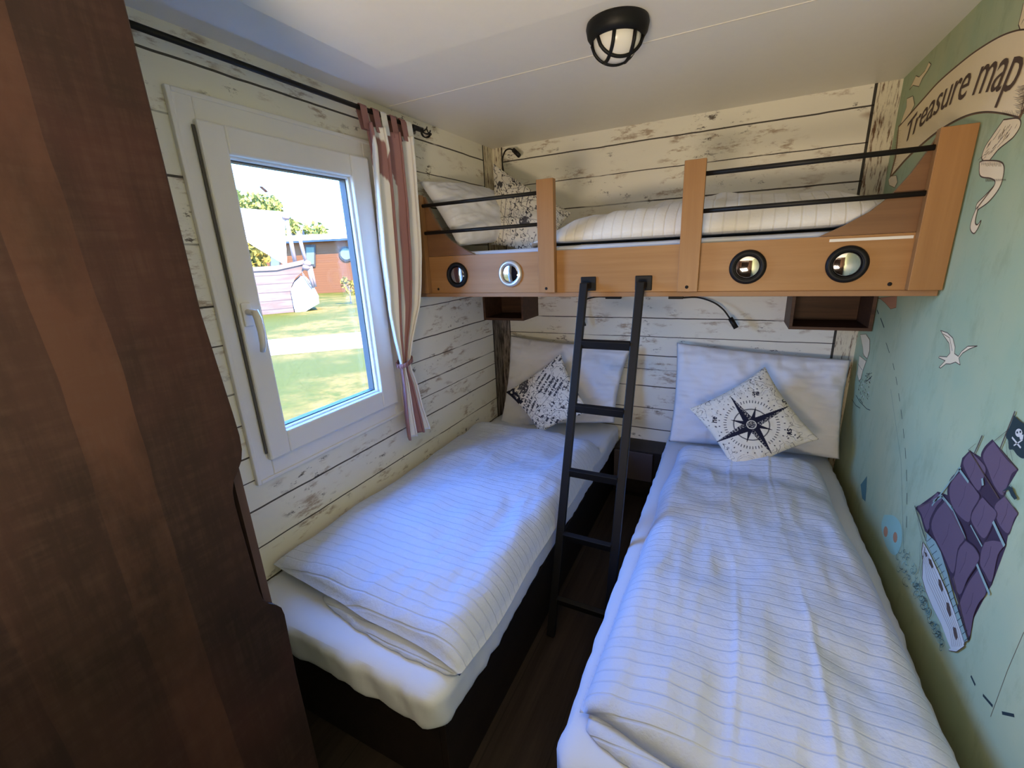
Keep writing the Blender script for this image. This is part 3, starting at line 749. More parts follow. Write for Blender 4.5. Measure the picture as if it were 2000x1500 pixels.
# ------------------------------------------------------------------ ceiling lamp
LC = P('z', ZC, 1206, 44)
lt = thing('ceiling_lamp', 'round black caged bulkhead lamp with white glass on the ceiling', 'lamp', (LC.x, LC.y, ZC))
LR = .088
MB().lathe([(0, 0), (LR, 0), (LR+.002, .010), (LR-.002, .030), (LR-.012, .044), (LR-.018, .044)], (LC.x, LC.y, ZC-.0005), (0, 0, -1), 48).build('base_ring', 'black', lt)
MB().lathe([(LR-.014*1-.004, .030)]+[((LR-.020)*math.cos(q), .040+.058*math.sin(q)) for q in [math.pi/2*k/12 for k in range(13)]], (LC.x, LC.y, ZC), (0, 0, -1), 48).build('glass_dome', 'lampglass', lt)
mb = MB()
def dome(x, yv):
    r = LR-.014; q = max(0, 1-(x*x+yv*yv)/(r*r)); return Vector((LC.x+x, LC.y+yv, ZC-.036-.064*math.sqrt(q)))
r = LR-.0145
for ang in (0, 1, 2, 3):
    a_ = ang*math.pi/2+.55; off = .030
    pts_ = []
    for k in range(17):
        s_ = -1+k/8; half = math.sqrt(r*r-off*off)*.995
        lx, ly = s_*half, off
        pts_.append(dome(lx*math.cos(a_)-ly*math.sin(a_), lx*math.sin(a_)+ly*math.cos(a_)))
    mb.tube(pts_, .0052, 8)
mb.build('cage', 'black', lt)

# ------------------------------------------------------------------ mural drawings on the green wall (flat print)
INK = plain('mural_ink', (.11, .075, .06), .7, .1); CREAM = plain('mural_cream', (.90, .76, .52), .65, .15); SHADE = plain('mural_brown', (.22, .13, .07), .7, .1)
SAIL = plain('mural_purple', (.15, .10, .14), .65, .15); SAILD = plain('mural_dark_purple', (.055, .035, .06), .65, .15)
PALE = plain('mural_pale', (.66, .66, .62), .65, .15); TEAL = plain('mural_teal', (.10, .20, .19), .7, .1); SPAR = plain('mural_spar', (.30, .42, .38), .7, .1)
TERRA = plain('mural_terracotta', (.50, .24, .13), .7, .1); NAVY = plain('mural_navy', (.03, .05, .055), .7, .1); MINT = plain('mural_mint', (.34, .55, .45), .7, .1)
class Mural:
    def __init__(s, name): s.mb = MB(); s.name = name; s.k = 1
    def w(s, x, y, lay=None):
        q = P('x', XR, x, y); q.x = XR-.0002-.00008*(lay or s.k); q.y = min(q.y, YB-.001); q.z = min(q.z, ZC-.001); return q
    def poly(s, mt, pts, f=lambda x, y: (x, y)):
        s.mb.mat(mt); s.mb.flat([s.w(*f(*p)) for p in pts]); s.k += 1; return s
    def line(s, mt, pts, wd=.002, f=lambda x, y: (x, y), taper=False):
        s.mb.mat(mt); q = [s.w(*f(*p)) for p in pts]; n = len(q)
        for i in range(n-1):
            a, b = q[i], q[i+1]; d = (b-a)
            if d.length < 1e-6: continue
            d.normalize(); nn = Vector((0, -d.z, d.y))*wd/2
            wa = 1; wb = 1
            if taper: wa = 1-.8*i/(n-1); wb = 1-.8*(i+1)/(n-1)
            s.mb.add([a+nn*wa, b+nn*wb, b-nn*wb, a-nn*wa], [(0, 1, 2, 3)])
        return s
    def top(s): s.k += 1; return s
    def done(s): o = s.mb.build(s.name, None, wr); return o
f3 = lambda x, y: (1700+x*.32, y*.32)
f7 = lambda x, y: (1600+x*.5333, 600+y*.5333)
fs = lambda x, y: (1760+x*.3468, 780+y*.3468)
fd = lambda x, y: (1600+x*.1333, 620+y*.1333)
f4 = lambda x, y: (1300+x*.35, 150+y*.35)
def smooth(pts, n=6):
    q = [Vector((a, b, 0)) for a, b in pts]; return [(v.x, v.y) for v in curve(q, n*(len(q)-1))]
up = [(175, 775), (250, 690), (330, 600), (420, 500), (540, 395), (650, 310), (780, 230), (880, 190), (960, 178), (1060, 175)]
lo = [(125, 1075), (150, 1045), (220, 965), (300, 890), (400, 808), (500, 745), (600, 700), (700, 682), (800, 690), (905, 715)]
b = Mural('mural_banner')
us, ls = smooth(up), smooth(lo)
b.poly(SHADE, [(x-4, y-5) for x, y in us]+[(1100, 500), (960, 640), (915, 726)]+[(x+3, y+9) for x, y in ls[::-1]]+[(118, 1078), (150, 960)], f3)
b.poly(CREAM, us+[(1100, 500), (955, 620), (905, 715)]+ls[::-1]+[(128, 1070), (158, 960), (166, 880)], f3)
r_ = random.Random(3)
for k in range(26):
    t = k/25; x = 932+6*math.sin(k); y = 520+t*170-(t > .7)*0; L = 26+r_.random()*30
    b.line(INK, [(x+10, y), (x-L*.5, y+8), (x-L, y+4)], .0016, f3, True)
for k in range(16):
    x = 815+k*6; b.line(INK, [(x, 700+k*.8), (x-8, 690-r_.random()*20)], .0013, f3, True)
for k in range(22):
    y = 800+k*10; x = 172-k*1.2; b.line(SHADE, [(x-12, y), (x+8+r_.random()*16, y-5)], .0016, f3, True)
b.line(INK, us, .0035, f3).line(INK, ls, .0035, f3).line(SHADE, [(905, 715), (920, 690), (945, 560), (950, 480)], .003, f3)
# second loop of the scroll above the end of the banner
b.poly(CREAM, [(915, 180), (905, 150), (925, 70), (935, 20), (1000, 10), (1040, 90), (980, 178)], f3)
b.line(INK, [(915, 180), (905, 150), (925, 70), (935, 20)], .003, f3)
for k in range(9): b.line(INK, [(920+k*5, 150-k*9), (935+k*6, 120-k*9)], .0012, f3)
b.top()
tails = [[(815, 730), (905, 722), (918, 765), (880, 830), (835, 870), (780, 915), (720, 985), (682, 968), (700, 900), (745, 830)],
         [(668, 990), (700, 980), (790, 985), (818, 1020), (806, 1105), (775, 1170), (720, 1235), (665, 1275), (648, 1290), (652, 1245), (700, 1195), (755, 1135), (762, 1105), (735, 1088), (672, 1072)],
         [(645, 1280), (622, 1340), (612, 1395), (632, 1425), (655, 1400), (678, 1345), (655, 1372), (642, 1350), (660, 1265)]]
for tpoly in tails:
    st = smooth(tpoly+[tpoly[0]], 5)[:-1]
    b.poly(CREAM, st, f3).line(INK, st+[st[0]], .0032, f3).top()
for k in range(44):
    t = r_.random(); x = 860-150*t+r_.uniform(-45, 45)*(1-.3*t); y = 750+200*t+r_.uniform(-8, 8); b.line(INK, [(x, y), (x-14-12*t, y+26)], .0011, f3)
for k in range(18):
    x = 680+k*7; b.line(INK, [(x, 988+r_.random()*4), (x+2, 1004+r_.random()*14)], .0012, f3).line(INK, [(x+30, 1110-k*.5), (x+26, 1092)], .0012, f3)
for k in range(20):
    t = k/19; x = 765-100*t; y = 1120+130*t; b.line(INK, [(x, y), (x-12, y+26)], .0012, f3)
t1 = [[(360, 378), (372, 392), (352, 430), (318, 480), (298, 528), (262, 520), (240, 548), (262, 500), (280, 462), (300, 470), (335, 432)], [(225, 602), (262, 585), (272, 640), (245, 690), (200, 745), (186, 758), (205, 700), (222, 655)]]
for tpoly in t1: b.poly(CREAM, tpoly, f3).line(INK, tpoly+[tpoly[0]], .0022, f3).top()
t2 = [(130, 1075), (160, 1070), (168, 1110), (150, 1145), (118, 1130), (112, 1095)]
b.poly(CREAM, t2, f3).line(SHADE, t2+[t2[0]], .002, f3)
b.done()
# lettering along the banner
def on_wall(x, y): q = P('x', XR, x, y); return np.array([q.y, q.z])
base_ = np.array([on_wall(*q) for q in [(1771, 277), (1796, 251), (1826, 224), (1850, 208), (1872, 197), (1895, 187), (1925, 182), (1945, 179), (1962, 176)]])
pf = np.polyfit(base_[:, 0], base_[:, 1], 2)
ys_, ye_ = base_[0, 0]+.034, on_wall(1981, 172)[0]
def bz(y): return pf[0]*y*y+pf[1]*y+pf[2]
cu = bpy.data.curves.new('t', 'FONT'); cu.body = 'Treasure map'; cu.resolution_u = 3; cu.space_character = .96
to = bpy.data.objects.new('t', cu); COL.objects.link(to); bpy.context.view_layer.update()
me = bpy.data.meshes.new_from_object(to); bpy.data.objects.remove(to)
xs_ = [v.co.x for v in me.vertices]; x0_, x1_ = min(xs_), max(xs_); H = .165
for v in me.vertices:
    sx_ = (v.co.x-x0_)/(x1_-x0_); hh = v.co.y
    y = ys_+(ye_-ys_)*sx_; sl = 2*pf[0]*y+pf[1]; nrm = np.array([-(-sl), 1.]) ; nrm = np.array([-sl, 1.])/math.hypot(sl, 1)
    hgt = (.115+.035*sx_)*hh
    v.co = (XR-.0022, y+nrm[0]*hgt*.6-hgt*.30, bz(y)+nrm[1]*hgt)
me.materials.append(INK); lo_ = bpy.data.objects.new('mural_lettering', me); COL.objects.link(lo_); lo_.parent = wr
so = lo_.modifiers.new('bold', 'SOLIDIFY'); so.thickness = .0004

# the big ship
s = Mural('mural_ship')
sails = [[(515, 225), (560, 290), (610, 350), (662, 395), (630, 425), (605, 490), (572, 560), (520, 500), (480, 400), (450, 325), (470, 270)],
 [(580, 540), (620, 590), (662, 640), (640, 680), (602, 770), (540, 700), (520, 600)],
 [(388, 288), (440, 335), (482, 390), (470, 450), (440, 530), (390, 470), (345, 375), (352, 330)],
 [(460, 545), (500, 590), (545, 640), (525, 700), (470, 800), (410, 730), (385, 665), (415, 590)],
 [(470, 800), (530, 790), (592, 815), (550, 880), (512, 1045), (470, 990), (440, 930), (450, 850)],
 [(330, 400), (380, 450), (435, 520), (450, 560), (405, 640), (382, 712), (300, 640), (265, 545), (278, 455)],
 [(210, 520), (240, 560), (195, 620), (150, 755), (112, 655), (88, 608), (150, 580)],
 [(440, 945), (490, 1080), (445, 1150), (412, 1230), (386, 1362), (345, 1230), (325, 1160), (380, 1030)],
 [(370, 790), (420, 830), (452, 890), (432, 940), (380, 1020), (330, 1125), (280, 1000), (295, 880), (335, 800)],
 [(250, 558), (310, 640), (372, 780), (330, 855), (300, 1010), (235, 880), (165, 730), (190, 630)]]
s.poly(SAILD, [(515, 225), (662, 395), (605, 490), (575, 545), (662, 640), (602, 770), (592, 830), (512, 1045), (490, 1080), (412, 1230), (386, 1362), (325, 1160), (235, 880), (152, 755), (88, 608), (210, 520), (265, 540), (278, 455), (330, 395), (345, 330), (388, 288), (450, 325), (470, 270)], fs).top()
for q in sails:
    st = smooth(q+[q[0]], 4)[:-1]
    cx_, cy_ = sum(p[0] for p in st)/len(st), sum(p[1] for p in st)/len(st)
    s.poly(SAILD, st, fs).poly(SAIL, [(cx_+(x-cx_)*.90+3, cy_+(y-cy_)*.90-3) for x, y in st], fs)
    s.line(SAILD, [(cx_-30, cy_+60), (cx_, cy_), (cx_+10, cy_-60)], .0012, fs).top()
for a_, b__, w_ in (((330, 388), (388, 468), .007), ((236, 546), (300, 622), .008), ((290, 600), (372, 785), .0035), ((527, 690), (592, 828), .008), ((435, 930), (508, 1102), .008), ((465, 446), (470, 486), .008), ((400, 710), (465, 830), .004), ((180, 600), (345, 385), .005), ((186, 575), (240, 545), .008)):
    s.line(SPAR, [a_, b__], w_, fs)
s.top()
for a_, b__, w_ in (((652, 68), (566, 282), .004), ((466, 204), (418, 312), .004), ((388, 284), (560, 560), .003), ((100, 612), (240, 545), .0012), ((240, 545), (330, 390), .0015), ((535, 235), (640, 150), .0012), ((566, 282), (662, 395), .002), ((600, 240), (610, 330), .001), ((610, 230), (640, 350), .001), ((388, 284), (430, 250), .001), ((430, 310), (460, 215), .001), ((630, 480), (600, 520), .001), ((580, 520), (664, 640), .002), ((240, 545), (375, 790), .0015), ((300, 1000), (386, 1362), .003)):
    s.line(INK, [a_, b__], w_, fs)
s.top()
deck = [(152, 752), (200, 800), (232, 860), (270, 980), (305, 1110), (350, 1250), (386, 1362), (362, 1372), (310, 1200), (240, 980), (150, 812)]
s.poly(SPAR, deck, fs).line(INK, deck+[deck[0]], .0015, fs).top()
for k in range(16):
    t = k/15; x = 165+t*215; y = 790+t*560; s.line(NAVY, [(x-12, y+12), (x+16, y-10)], .0016, fs)
hull = [(132, 806), (168, 868), (220, 980), (268, 1090), (308, 1200), (342, 1300), (366, 1375), (352, 1398), (318, 1412), (290, 1408), (272, 1366), (236, 1270), (188, 1176), (150, 1085), (128, 1010), (132, 920), (126, 850)]
s.poly(INK, [(x+(x-240)*.03, y+(y-1100)*.01) for x, y in hull], fs).poly(PALE, hull, fs).top()
for k in range(6):
    t = (k+.6)/6; s.line(INK, [(140+t*8-8, 830+60*(1-t)), (150+t*62, 985+40*(1-t)), (205+t*62, 1110+40*(1-t)*.8), (278+t*58, 1300), (292+t*66, 1396)], .0013, fs)
for q in ([(163, 895), (178, 905), (192, 945), (184, 955), (166, 925)], [(218, 1012), (232, 1020), (248, 1072), (240, 1088), (222, 1050)], [(264, 1145), (280, 1150), (294, 1215), (284, 1230), (268, 1190)], [(303, 1283), (318, 1290), (330, 1345), (320, 1360), (306, 1320)], [(140, 860), (152, 866), (158, 885), (148, 890)]):
    s.poly(INK, q, fs)
s.line(INK, [(85, 600), (150, 800)], .004, fs).line(SPAR, [(88, 612), (146, 790)], .0025, fs)
for q in ([(95, 640), (132, 830), (105, 985)], [(105, 680), (140, 840), (118, 1000)], [(118, 800), (112, 970)], [(150, 820), (128, 900)]): s.line(INK, q, .0013, fs)
s.line(PALE, [(282, 1412), (322, 1418), (366, 1388)], .004, fs).line(INK, [(280, 1418), (322, 1425), (370, 1392)], .0015, fs)
# waves
s.top()
for k in range(120):
    t = r_.random(); cx_ = 20+t*270+r_.gauss(0, 22)-20; cy_ = 860+t*540+r_.gauss(0, 26); R_ = r_.uniform(6, 18); a0 = r_.uniform(0, 6.28)
    hx_ = np.interp(cy_, [800, 1010, 1176, 1366], [100, 112, 170, 250])
    if cx_ > hx_-4: cx_ = hx_-8-r_.random()*22
    s.line(r_.choice([TEAL, NAVY, MINT, TEAL]), [(cx_+R_*math.cos(a0+j_*.55), cy_+R_*1.5*math.sin(a0+j_*.55)) for j_ in range(7)], .0022, fs, True)
# flag with skull and crossed bones
fl = [(650, 92), (690, 128), (730, 150), (765, 190), (760, 260), (735, 320), (700, 335), (668, 315), (645, 285), (622, 282), (618, 235), (604, 208), (628, 150)]
s.top().poly(NAVY, smooth(fl+[fl[0]], 4)[:-1], fs)
s.poly(PALE, [(678+20*math.cos(a_), 190+24*math.sin(a_)) for a_ in [j_*.5236 for j_ in range(12)]], fs).poly(PALE, [(680, 205), (705, 200), (702, 226), (686, 230)], fs)
s.line(PALE, [(640, 215), (690, 275)], .004, fs).line(PALE, [(700, 230), (650, 262)], .003, fs).top()
for q in ((670, 188), (688, 184)): s.poly(NAVY, [(q[0]+5*math.cos(a_), q[1]+7*math.sin(a_)) for a_ in [j_*.785 for j_ in range(8)]], fs)
pn = [(585, 520), (625, 490), (642, 500), (652, 530), (672, 560), (655, 568), (636, 545), (622, 512)]
s.poly(NAVY, pn, fs)
s.done()
# gull
g_ = Mural('mural_gull')
wl = [(445, 85), (470, 94), (490, 113), (498, 145), (496, 170), (510, 180), (522, 162), (545, 143), (580, 142), (550, 153), (526, 168), (512, 186), (517, 212), (500, 201), (480, 208), (465, 207), (445, 223), (439, 220), (462, 196), (438, 185), (440, 180), (468, 182), (480, 168), (476, 132), (456, 104)]
g_.poly(CREAM, wl, f7).line(INK, wl+[wl[0]], .0022, f7).line(SHADE, [(455, 98), (478, 112), (488, 160)], .002, f7).done()
# dotted route
d_ = Mural('mural_route')
rt = [(245, 130), (270, 205), (281, 255), (291, 315), (300, 375), (308, 445), (315, 515), (320, 595), (322, 680), (321, 765), (319, 850)]
for (xa, ya_), (xb, yb2) in zip(rt[:-1], rt[1:]): d_.line(NAVY, [(xa, ya_), (xa+(xb-xa)*.5, ya_+(yb2-ya_)*.5)], .0035, f7)
for q in ([(556, 1350), (572, 1385)], [(600, 1420), (636, 1462)], [(670, 1486), (715, 1496)], [(225, 40), (238, 75)], [(212, 10), (218, 25)]): d_.line(NAVY, q, .006, f7)
d_.line(INK, [(750, 1190), (690, 1330), (628, 1500)], .0012, f7).line(TEAL, [(262, 300), (300, 560), (310, 900)], .0015, f7)
d_.done()
# small far ship beside the corner post
q_ = Mural('mural_small_ship')
for pl_ in ([(600, 250), (690, 245), (740, 325), (738, 480), (705, 600), (650, 560), (640, 440)], [(590, 560), (640, 600), (690, 640), (640, 780), (610, 900), (585, 930), (560, 830)]):
    q_.poly(CREAM, pl_, fd).line(SHADE, pl_+[pl_[0]], .0022, fd)
q_.line(SHADE, [(690, 250), (745, 330), (742, 490), (700, 620), (640, 780), (610, 920)], .004, fd)
q_.line(INK, [(570, 680), (630, 770)], .002, fd).line(INK, [(640, 520), (690, 600)], .002, fd).top()
for k in range(70):
    x = r_.uniform(560, 740); y = r_.uniform(900, 1190); R_ = r_.uniform(8, 20)
    q_.line(r_.choice([INK, INK, PALE]), [(x, y), (x+r_.uniform(-R_, R_), y+R_*1.6)], .0028, fd)
for k in range(12): q_.line(NAVY, [(700+r_.uniform(-30, 60), 820+r_.uniform(0, 160)), (740+r_.uniform(-20, 40), 800+r_.uniform(0, 160))], .002, fd)
for q in ([(540, 1140), (600, 1240), (700, 1340), (750, 1360)], [(480, 1200), (540, 1290), (600, 1330)], [(590, 1190), (640, 1260)]): q_.line(NAVY, q, .003, fd)
q_.done()
z_ = Mural('mural_land')
tp = [(1182, 1236), (1292, 1222), (1287, 1288), (1256, 1296), (1226, 1262), (1200, 1240)]
z_.poly(TERRA, tp, f4).line(SHADE, tp+[tp[0]], .002, f4)
ms = [(238, 760), (275, 765), (300, 800), (302, 860), (285, 905), (262, 900), (240, 860), (228, 800)]
z_.poly(MINT, smooth(ms+[ms[0]], 4)[:-1], f7)
for cx_, cy_ in ((244, 822), (279, 843)):
    pl_ = [(cx_+8*math.cos(a_), cy_+20*math.sin(a_)) for a_ in [j_*.5236 for j_ in range(12)]]; z_.poly(TERRA, pl_, f7)
pl_ = [(152, 650), (176, 618), (174, 660), (170, 712), (158, 700)]
z_.poly(TEAL, pl_, f7)
z_.done()

# ------------------------------------------------------------------ outside
GZ = -.5
k = Mt('meadow_grass', .9, .05)
n1 = k.noise((1.6, 1.6, 1), detail=7, rough=.75); n2 = k.noise((.25, .25, 1), detail=3); n3 = k.noise((14, 14, 1), detail=5, rough=.7)
c = k.mix(k.ramp(n1, [(.40, 0), (.60, 1)]), (.040, .044, .005), (.17, .092, .022)); c = k.mix(k.ramp(n2, [(.42, 0), (.6, 1)]), (.042, .043, .005), c)
c = k.mix(k.ramp(n3, [(.35, 0), (.65, 1)]), k.mix(.5, c, (.026, .025, .003)), c); k.col(c); M['grass'] = k.m
struct('ground', MB().box(-90, 12, -40, 90, GZ-.3, GZ), 'grass')
pa = [PP((0, 0, GZ), (0, 0, 1), x, y) for x, y in ((500, 697), (705, 680), (702, 650), (500, 667))]
def ext(a, b, f0, f1): return a+(b-a)*f0, a+(b-a)*f1
n0_, n1_ = ext(pa[0], pa[1], -2, 5); f0_, f1_ = ext(pa[3], pa[2], -2, 5)
mb = MB(); mb.prism([n0_, n1_, f1_, f0_], (0, 0, .02)); struct('path', mb, plain('gravel_path', (.18, .13, .10), .9))
# playground ship
G0 = PP((0, 0, GZ), (0, 0, 1), 560, 611); vd = Vector((G0.x, G0.y, 0)).normalized()
def S(x, y, dpt=0): return PP(Vector(G0)+vd*dpt, vd, x, y)
ps = thing('playground_ship', 'wooden playground pirate ship with a white sail on the lawn outside', 'playground ship', (G0.x, G0.y, GZ))
k = Mt('pale_planks', .8, .1); sep = k.n('SeparateXYZ', None, Vector=k.pos()).outputs[2]
fr = k.math('FRACT', k.math('DIVIDE', k.math('ADD', sep, 5), .36)); nn = k.noise((.7, .7, 6), detail=4)
c = k.mix(k.ramp(nn, [(.4, 0), (.6, 1)]), (.13, .085, .06), (.09, .06, .045)); k.col(k.mix(k.math('MULTIPLY', k.math('LESS_THAN', fr, .09), .8), c, (.04, .032, .03))); HULL = k.m
bot = lambda x: S(x, 0).copy()
def gz_(p): p = Vector(p); p.z = GZ+.005; return p
hp = [S(400, 524), S(484, 525), S(512, 524), S(539, 522), S(566, 518), S(593, 510), S(594, 528), S(577, 543), S(569, 560), S(571, 580), gz_(S(575, 612)), gz_(S(400, 614))]
MB().prism(hp, vd*1.8).build('hull', HULL, ps)
MB().prism([S(x, y, -.05) for x, y in ((470, 523), (539, 519), (594, 507), (594, 516), (540, 528), (470, 531))], vd*.2).build('rail', plain('grey_rail', (.10, .07, .055), .8), ps)
WH = plain('white_canvas', (.62, .60, .60), .7, .1)
bw = [S(588, 540, -.1), S(598, 541, -.1), S(611, 556, -.1), S(622, 578, -.1), S(623, 592, -.1), gz_(S(598, 612, -.1)), gz_(S(577, 612, -.1)), S(573, 594, -.1), S(568, 566, -.1), S(575, 552, -.1)]
MB().prism(bw, vd*1.6).build('bow_slide', WH, ps)
MB().prism([S(400, 414, .5), S(556, 414, .5), S(558, 470, .5), S(561, 520, .5), S(528, 500, .5), S(493, 479, .5), S(455, 452, .5), S(400, 400, .5)], vd*.06).build('sail', WH, ps)
for a_, b__, r0 in (((557, 417), (578, 520), .085), ((582, 452), (598, 515), .075), ((600, 516), (612, 562), .065), ((607, 520), (616, 560), .06)):
    A_, B_ = S(*a_, .35 if a_[1] < 500 else -.15), S(*b__, .35 if a_[1] < 500 else -.15)
    MB().tube([B_, A_], r0, 10).build('mast' if a_[1] < 500 else 'railing_post', plain('pale_pole', (.18, .12, .09), .7), ps)
for q in ((558, 424, .35), (600, 515, -.15), (598, 522, -.15)):
    p = S(*q); MB().lathe([(0, -.16), (.13, -.09), (.17, 0), (.13, .09), (0, .16)], p, (0, 0, 1), 12).build('rope_knot', plain('rope_brown', (.16, .10, .075), .8), ps)
for q in (((590, 535), (609, 565)), ((589, 530), (606, 556))): MB().tube([S(*q[0], -.2), S(*q[1], -.2)], .02, 6).build('rope', plain('rope_dark', (.08, .06, .05), .8), ps)
# chalet
B0 = PP((0, 0, GZ), (0, 0, 1), 620, 573); B1 = PP((0, 0, GZ), (0, 0, 1), 700, 569.5)
bd = (B1-B0).normalized(); bn = Vector((bd.y, -bd.x, 0))
if bn.dot(Vector((B0.x, B0.y, 0))) < 0: bn = -bn
def C_(x, y, dpt=0): return PP(Vector(B0)+bn*dpt, bn, x, y)
ch = thing('chalet', 'long brown timber chalet with a flat white roof across the lawn', 'building', (B0.x, B0.y, GZ))
k = Mt('orange_siding', .8, .1); sep = k.n('SeparateXYZ', None, Vector=k.pos()).outputs[2]
fr = k.math('FRACT', k.math('DIVIDE', sep, .16)); k.col(k.mix(k.math('MULTIPLY', k.math('LESS_THAN', fr, .18), .5), k.mix(k.noise((.3, .3, 5)), (.125, .048, .017), (.10, .038, .013)), (.06, .022, .008))); SID = k.m
L0 = C_(494, 540); L0.z = GZ; R0 = B0+bd*((C_(700, 560)-B0).dot(bd)+9); R0.z = GZ; zt = C_(600, 470).z
MB().prism([L0, R0, R0+Vector((0, 0, zt-GZ)), L0+Vector((0, 0, zt-GZ))], bn*5).build('wall', SID, ch)
mb = MB(); mb.prism([L0-bd*.4+Vector((0, 0, zt-GZ))-bn*.5, R0+Vector((0, 0, zt-GZ))-bn*.5, R0+Vector((0, 0, zt-GZ+.35))-bn*.5, L0-bd*.4+Vector((0, 0, zt-GZ+.35))-bn*.5], bn*6)
mb.build('roof', WH, ch)
mb = MB(); mb.prism([L0-bd*.4+Vector((0, 0, zt-GZ-.12))-bn*.4, R0+Vector((0, 0, zt-GZ-.12))-bn*.4, R0+Vector((0, 0, zt-GZ))-bn*.4, L0-bd*.4+Vector((0, 0, zt-GZ))-bn*.4], bn*.3)
mb.build('gutter', plain('grey_gutter', (.09, .10, .10), .6), ch)
GF = plain('grey_window_frame', (.045, .040, .034), .9, .0); GP = plain('pale_pane', (.10, .11, .07), .9, .0)
for xa, xb, ya_, yb2 in ((596, 616, 478, 521), (527, 548, 494, 524)):
    q4 = [C_(xa, ya_, -.06), C_(xb, ya_, -.06), C_(xb, yb2, -.06), C_(xa, yb2, -.06)]
    fr_ = MB().prism(q4, bn*.1).build('window', GF, ch)
    cc_ = sum(q4, Vector())/4; MB().prism([cc_+(q-cc_)*.78-bn*.02 for q in q4], bn*.01).build('pane', GP, fr_)
cp = C_(676, 496, -.06); rr = (C_(690, 496, -.06)-cp).length
up_ = Vector((0, 0, 1)); circ = lambda c, q: [c+(bd*math.cos(a_)+up_*math.sin(a_))*q for a_ in [2*math.pi*k_/32 for k_ in range(32)]]
fr_ = MB().prism(circ(cp, rr), bn*.05).build('round_window', GF, ch)
MB().prism(circ(cp-bn*.03, rr*.76), bn*.02).build('pane', GP, fr_)
# trees and shrubs
def leafmat(name, a, b__):
    k = Mt(name, .8, .1); k.col(k.mix(k.noise((3, 3, 3)), a, b__)); return k.m
LG = leafmat('tree_leaves', (.10, .105, .02), (.16, .15, .035)); LY = leafmat('hedge_leaves', (.11, .08, .01), (.15, .11, .02)); BARK = plain('bark', (.2, .14, .1), .9)
def foliage(name, label, cat, base, blobs, n, size, mt, seed, trunk=.15):
    rr_ = random.Random(seed); t = thing(name, label, cat, base); mb = MB()
    for k in range(n):
        c, R_ = blobs[rr_.randrange(len(blobs))]; d = Vector((rr_.gauss(0, 1), rr_.gauss(0, 1), rr_.gauss(0, 1))).normalized()*R_*rr_.random()**.4
        p = Vector(c)+d; a_ = Vector((rr_.gauss(0, 1), rr_.gauss(0, 1), rr_.gauss(0, 1))).normalized(); b__ = a_.orthogonal().normalized(); s__ = size*rr_.uniform(.6, 1.3)
        mb.add([p-a_*s__, p-b__*s__*.5, p+a_*s__, p+b__*s__*.5], [(0, 1, 2, 3)])
    mb.build('foliage', mt, t); tb = Vector(base); mc = sum((Vector(b_[0]) for b_ in blobs), Vector())/len(blobs)
    mb = MB(); mb.tube([tb, tb+(mc-tb)*.5, mc], [trunk, trunk*.8, trunk*.4], 8)
    for c, R_ in blobs: mb.tube([tb+(mc-tb)*.6, Vector(c)], [trunk*.5, trunk*.2], 6)
    mb.build('trunk', BARK, t)
def far(x, y, D): r = ray(x, y); return Vector(CAM+r*D/math.hypot(r[0], r[1]))
def gnd(p): return (p.x, p.y, GZ)
foliage('tree', 'light green tree crown above the white sail outside', 'tree', gnd(far(480, 450, 50)), [(far(470, 406, 50), 1.5), (far(450, 412, 50), 1.8), (far(495, 404, 50), 1.3), (far(520, 402, 50), 1.2), (far(535, 405, 50), .8)], 900, .3, LG, 1, .3)
foliage('tree', 'light green tree crown above the chalet roof outside', 'tree', gnd(far(590, 500, 52)), [(far(567, 448, 52), 1.1), (far(585, 455, 52), 1.2), (far(612, 450, 52), 1.0), (far(628, 453, 52), .7), (far(565, 436, 52), .7)], 500, .28, LG, 2, .3)
foliage('hedge', 'yellow green bush at the end of the brown chalet outside', 'bush', gnd(far(480, 545, 30)), [(far(478, 470, 30), 1.2), (far(485, 495, 30), 1.1), (far(480, 515, 30), 1.2), (far(468, 500, 30), 1.3), (far(452, 500, 30), 1.5)], 2200, .16, LY, 3, .1)
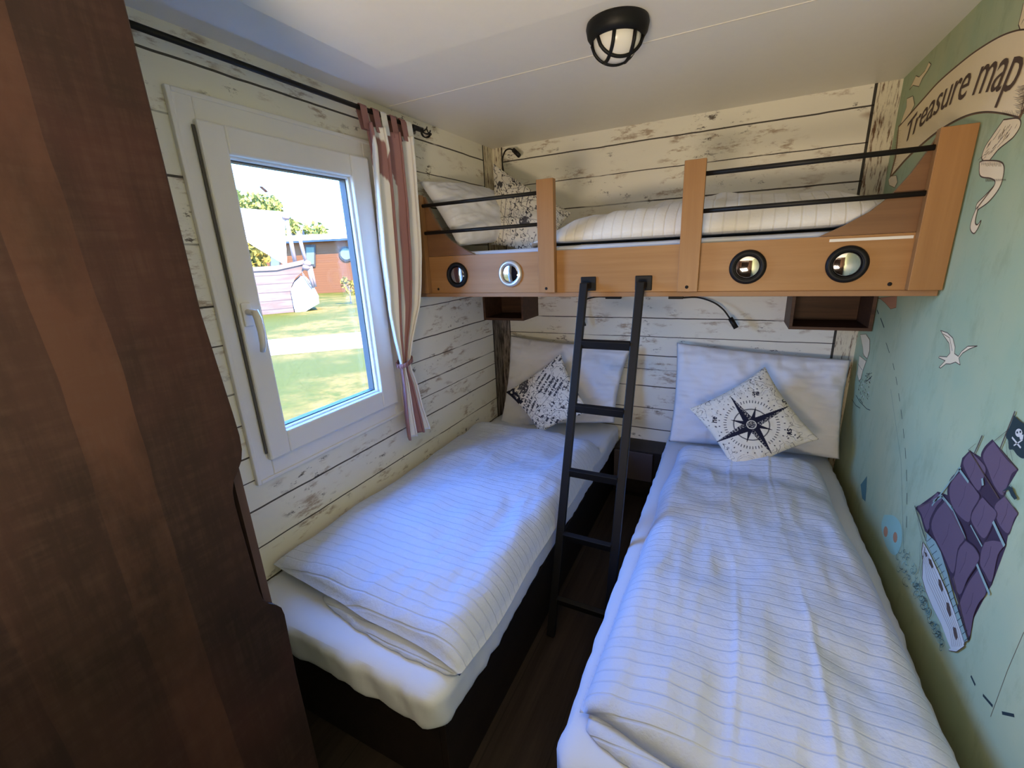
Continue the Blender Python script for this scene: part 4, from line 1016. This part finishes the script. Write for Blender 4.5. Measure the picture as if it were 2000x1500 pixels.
foliage('shrub', 'small yellow green shrub on the lawn before the chalet', 'shrub', gnd(far(683, 575, 24)), [(far(678, 556, 24), .32), (far(687, 566, 24), .35), (far(672, 548, 24), .18), (far(690, 556, 24), .2)], 160, .09, LY, 4, .03)

# ------------------------------------------------------------------ light
w = bpy.data.worlds.new('sky'); SC.world = w; w.use_nodes = True; t = w.node_tree
bg = t.nodes['Background']; tc = t.nodes.new('ShaderNodeTexCoord'); sp = t.nodes.new('ShaderNodeSeparateXYZ'); cr = t.nodes.new('ShaderNodeValToRGB')
t.links.new(tc.outputs['Generated'], sp.inputs[0]); t.links.new(sp.outputs[2], cr.inputs[0]); t.links.new(cr.outputs[0], bg.inputs[0])
cr.color_ramp.elements[0].position = 0; cr.color_ramp.elements[0].color = (.5, .70, 1, 1)
cr.color_ramp.elements[1].position = .6; cr.color_ramp.elements[1].color = (.06, .25, .88, 1)
e = cr.color_ramp.elements.new(.12); e.color = (.15, .42, 1, 1)
bg.inputs[1].default_value = 16.5
def light(name, typ, energy, col, loc, rot=None, size=None, target=None, **kw):
    l = bpy.data.lights.new(name, typ); l.energy = energy; l.color = col; o = bpy.data.objects.new(name, l); COL.objects.link(o); o.location = loc
    if target is not None: o.rotation_euler = (Vector(target)-Vector(loc)).to_track_quat('-Z', 'Y').to_euler()
    if size and typ == 'AREA': l.shape = 'RECTANGLE'; l.size, l.size_y = size
    for k_, v in kw.items(): setattr(l, k_, v)
    return o
light('sun', 'SUN', 24.0, (1, .84, .58), (10, 0, 10), target=(10-.62, .18, 10-.80), angle=.01)
po = light('window_portal', 'AREA', 1, (1, 1, 1), (XL-.14, 1.17, 1.35), target=(0, 1.17, 1.35), size=(.80, 1.16))
po.data.cycles.is_portal = True
light('added_uplight', 'AREA', 32., (1, .80, .57), (-.22, -.72, 1.02), target=(.12, -.38, 2.), size=(.7, .4))  # added unseen fill standing in for hallway light; warms ceiling, upper walls, bunk
SC.view_settings.view_transform = 'Standard'; SC.view_settings.look = 'None'; SC.view_settings.exposure = .93; SC.view_settings.gamma = 1; SC.view_settings.use_curve_mapping = False
SC.cycles.max_bounces = 10; SC.cycles.diffuse_bounces = 6; SC.cycles.use_denoising = True
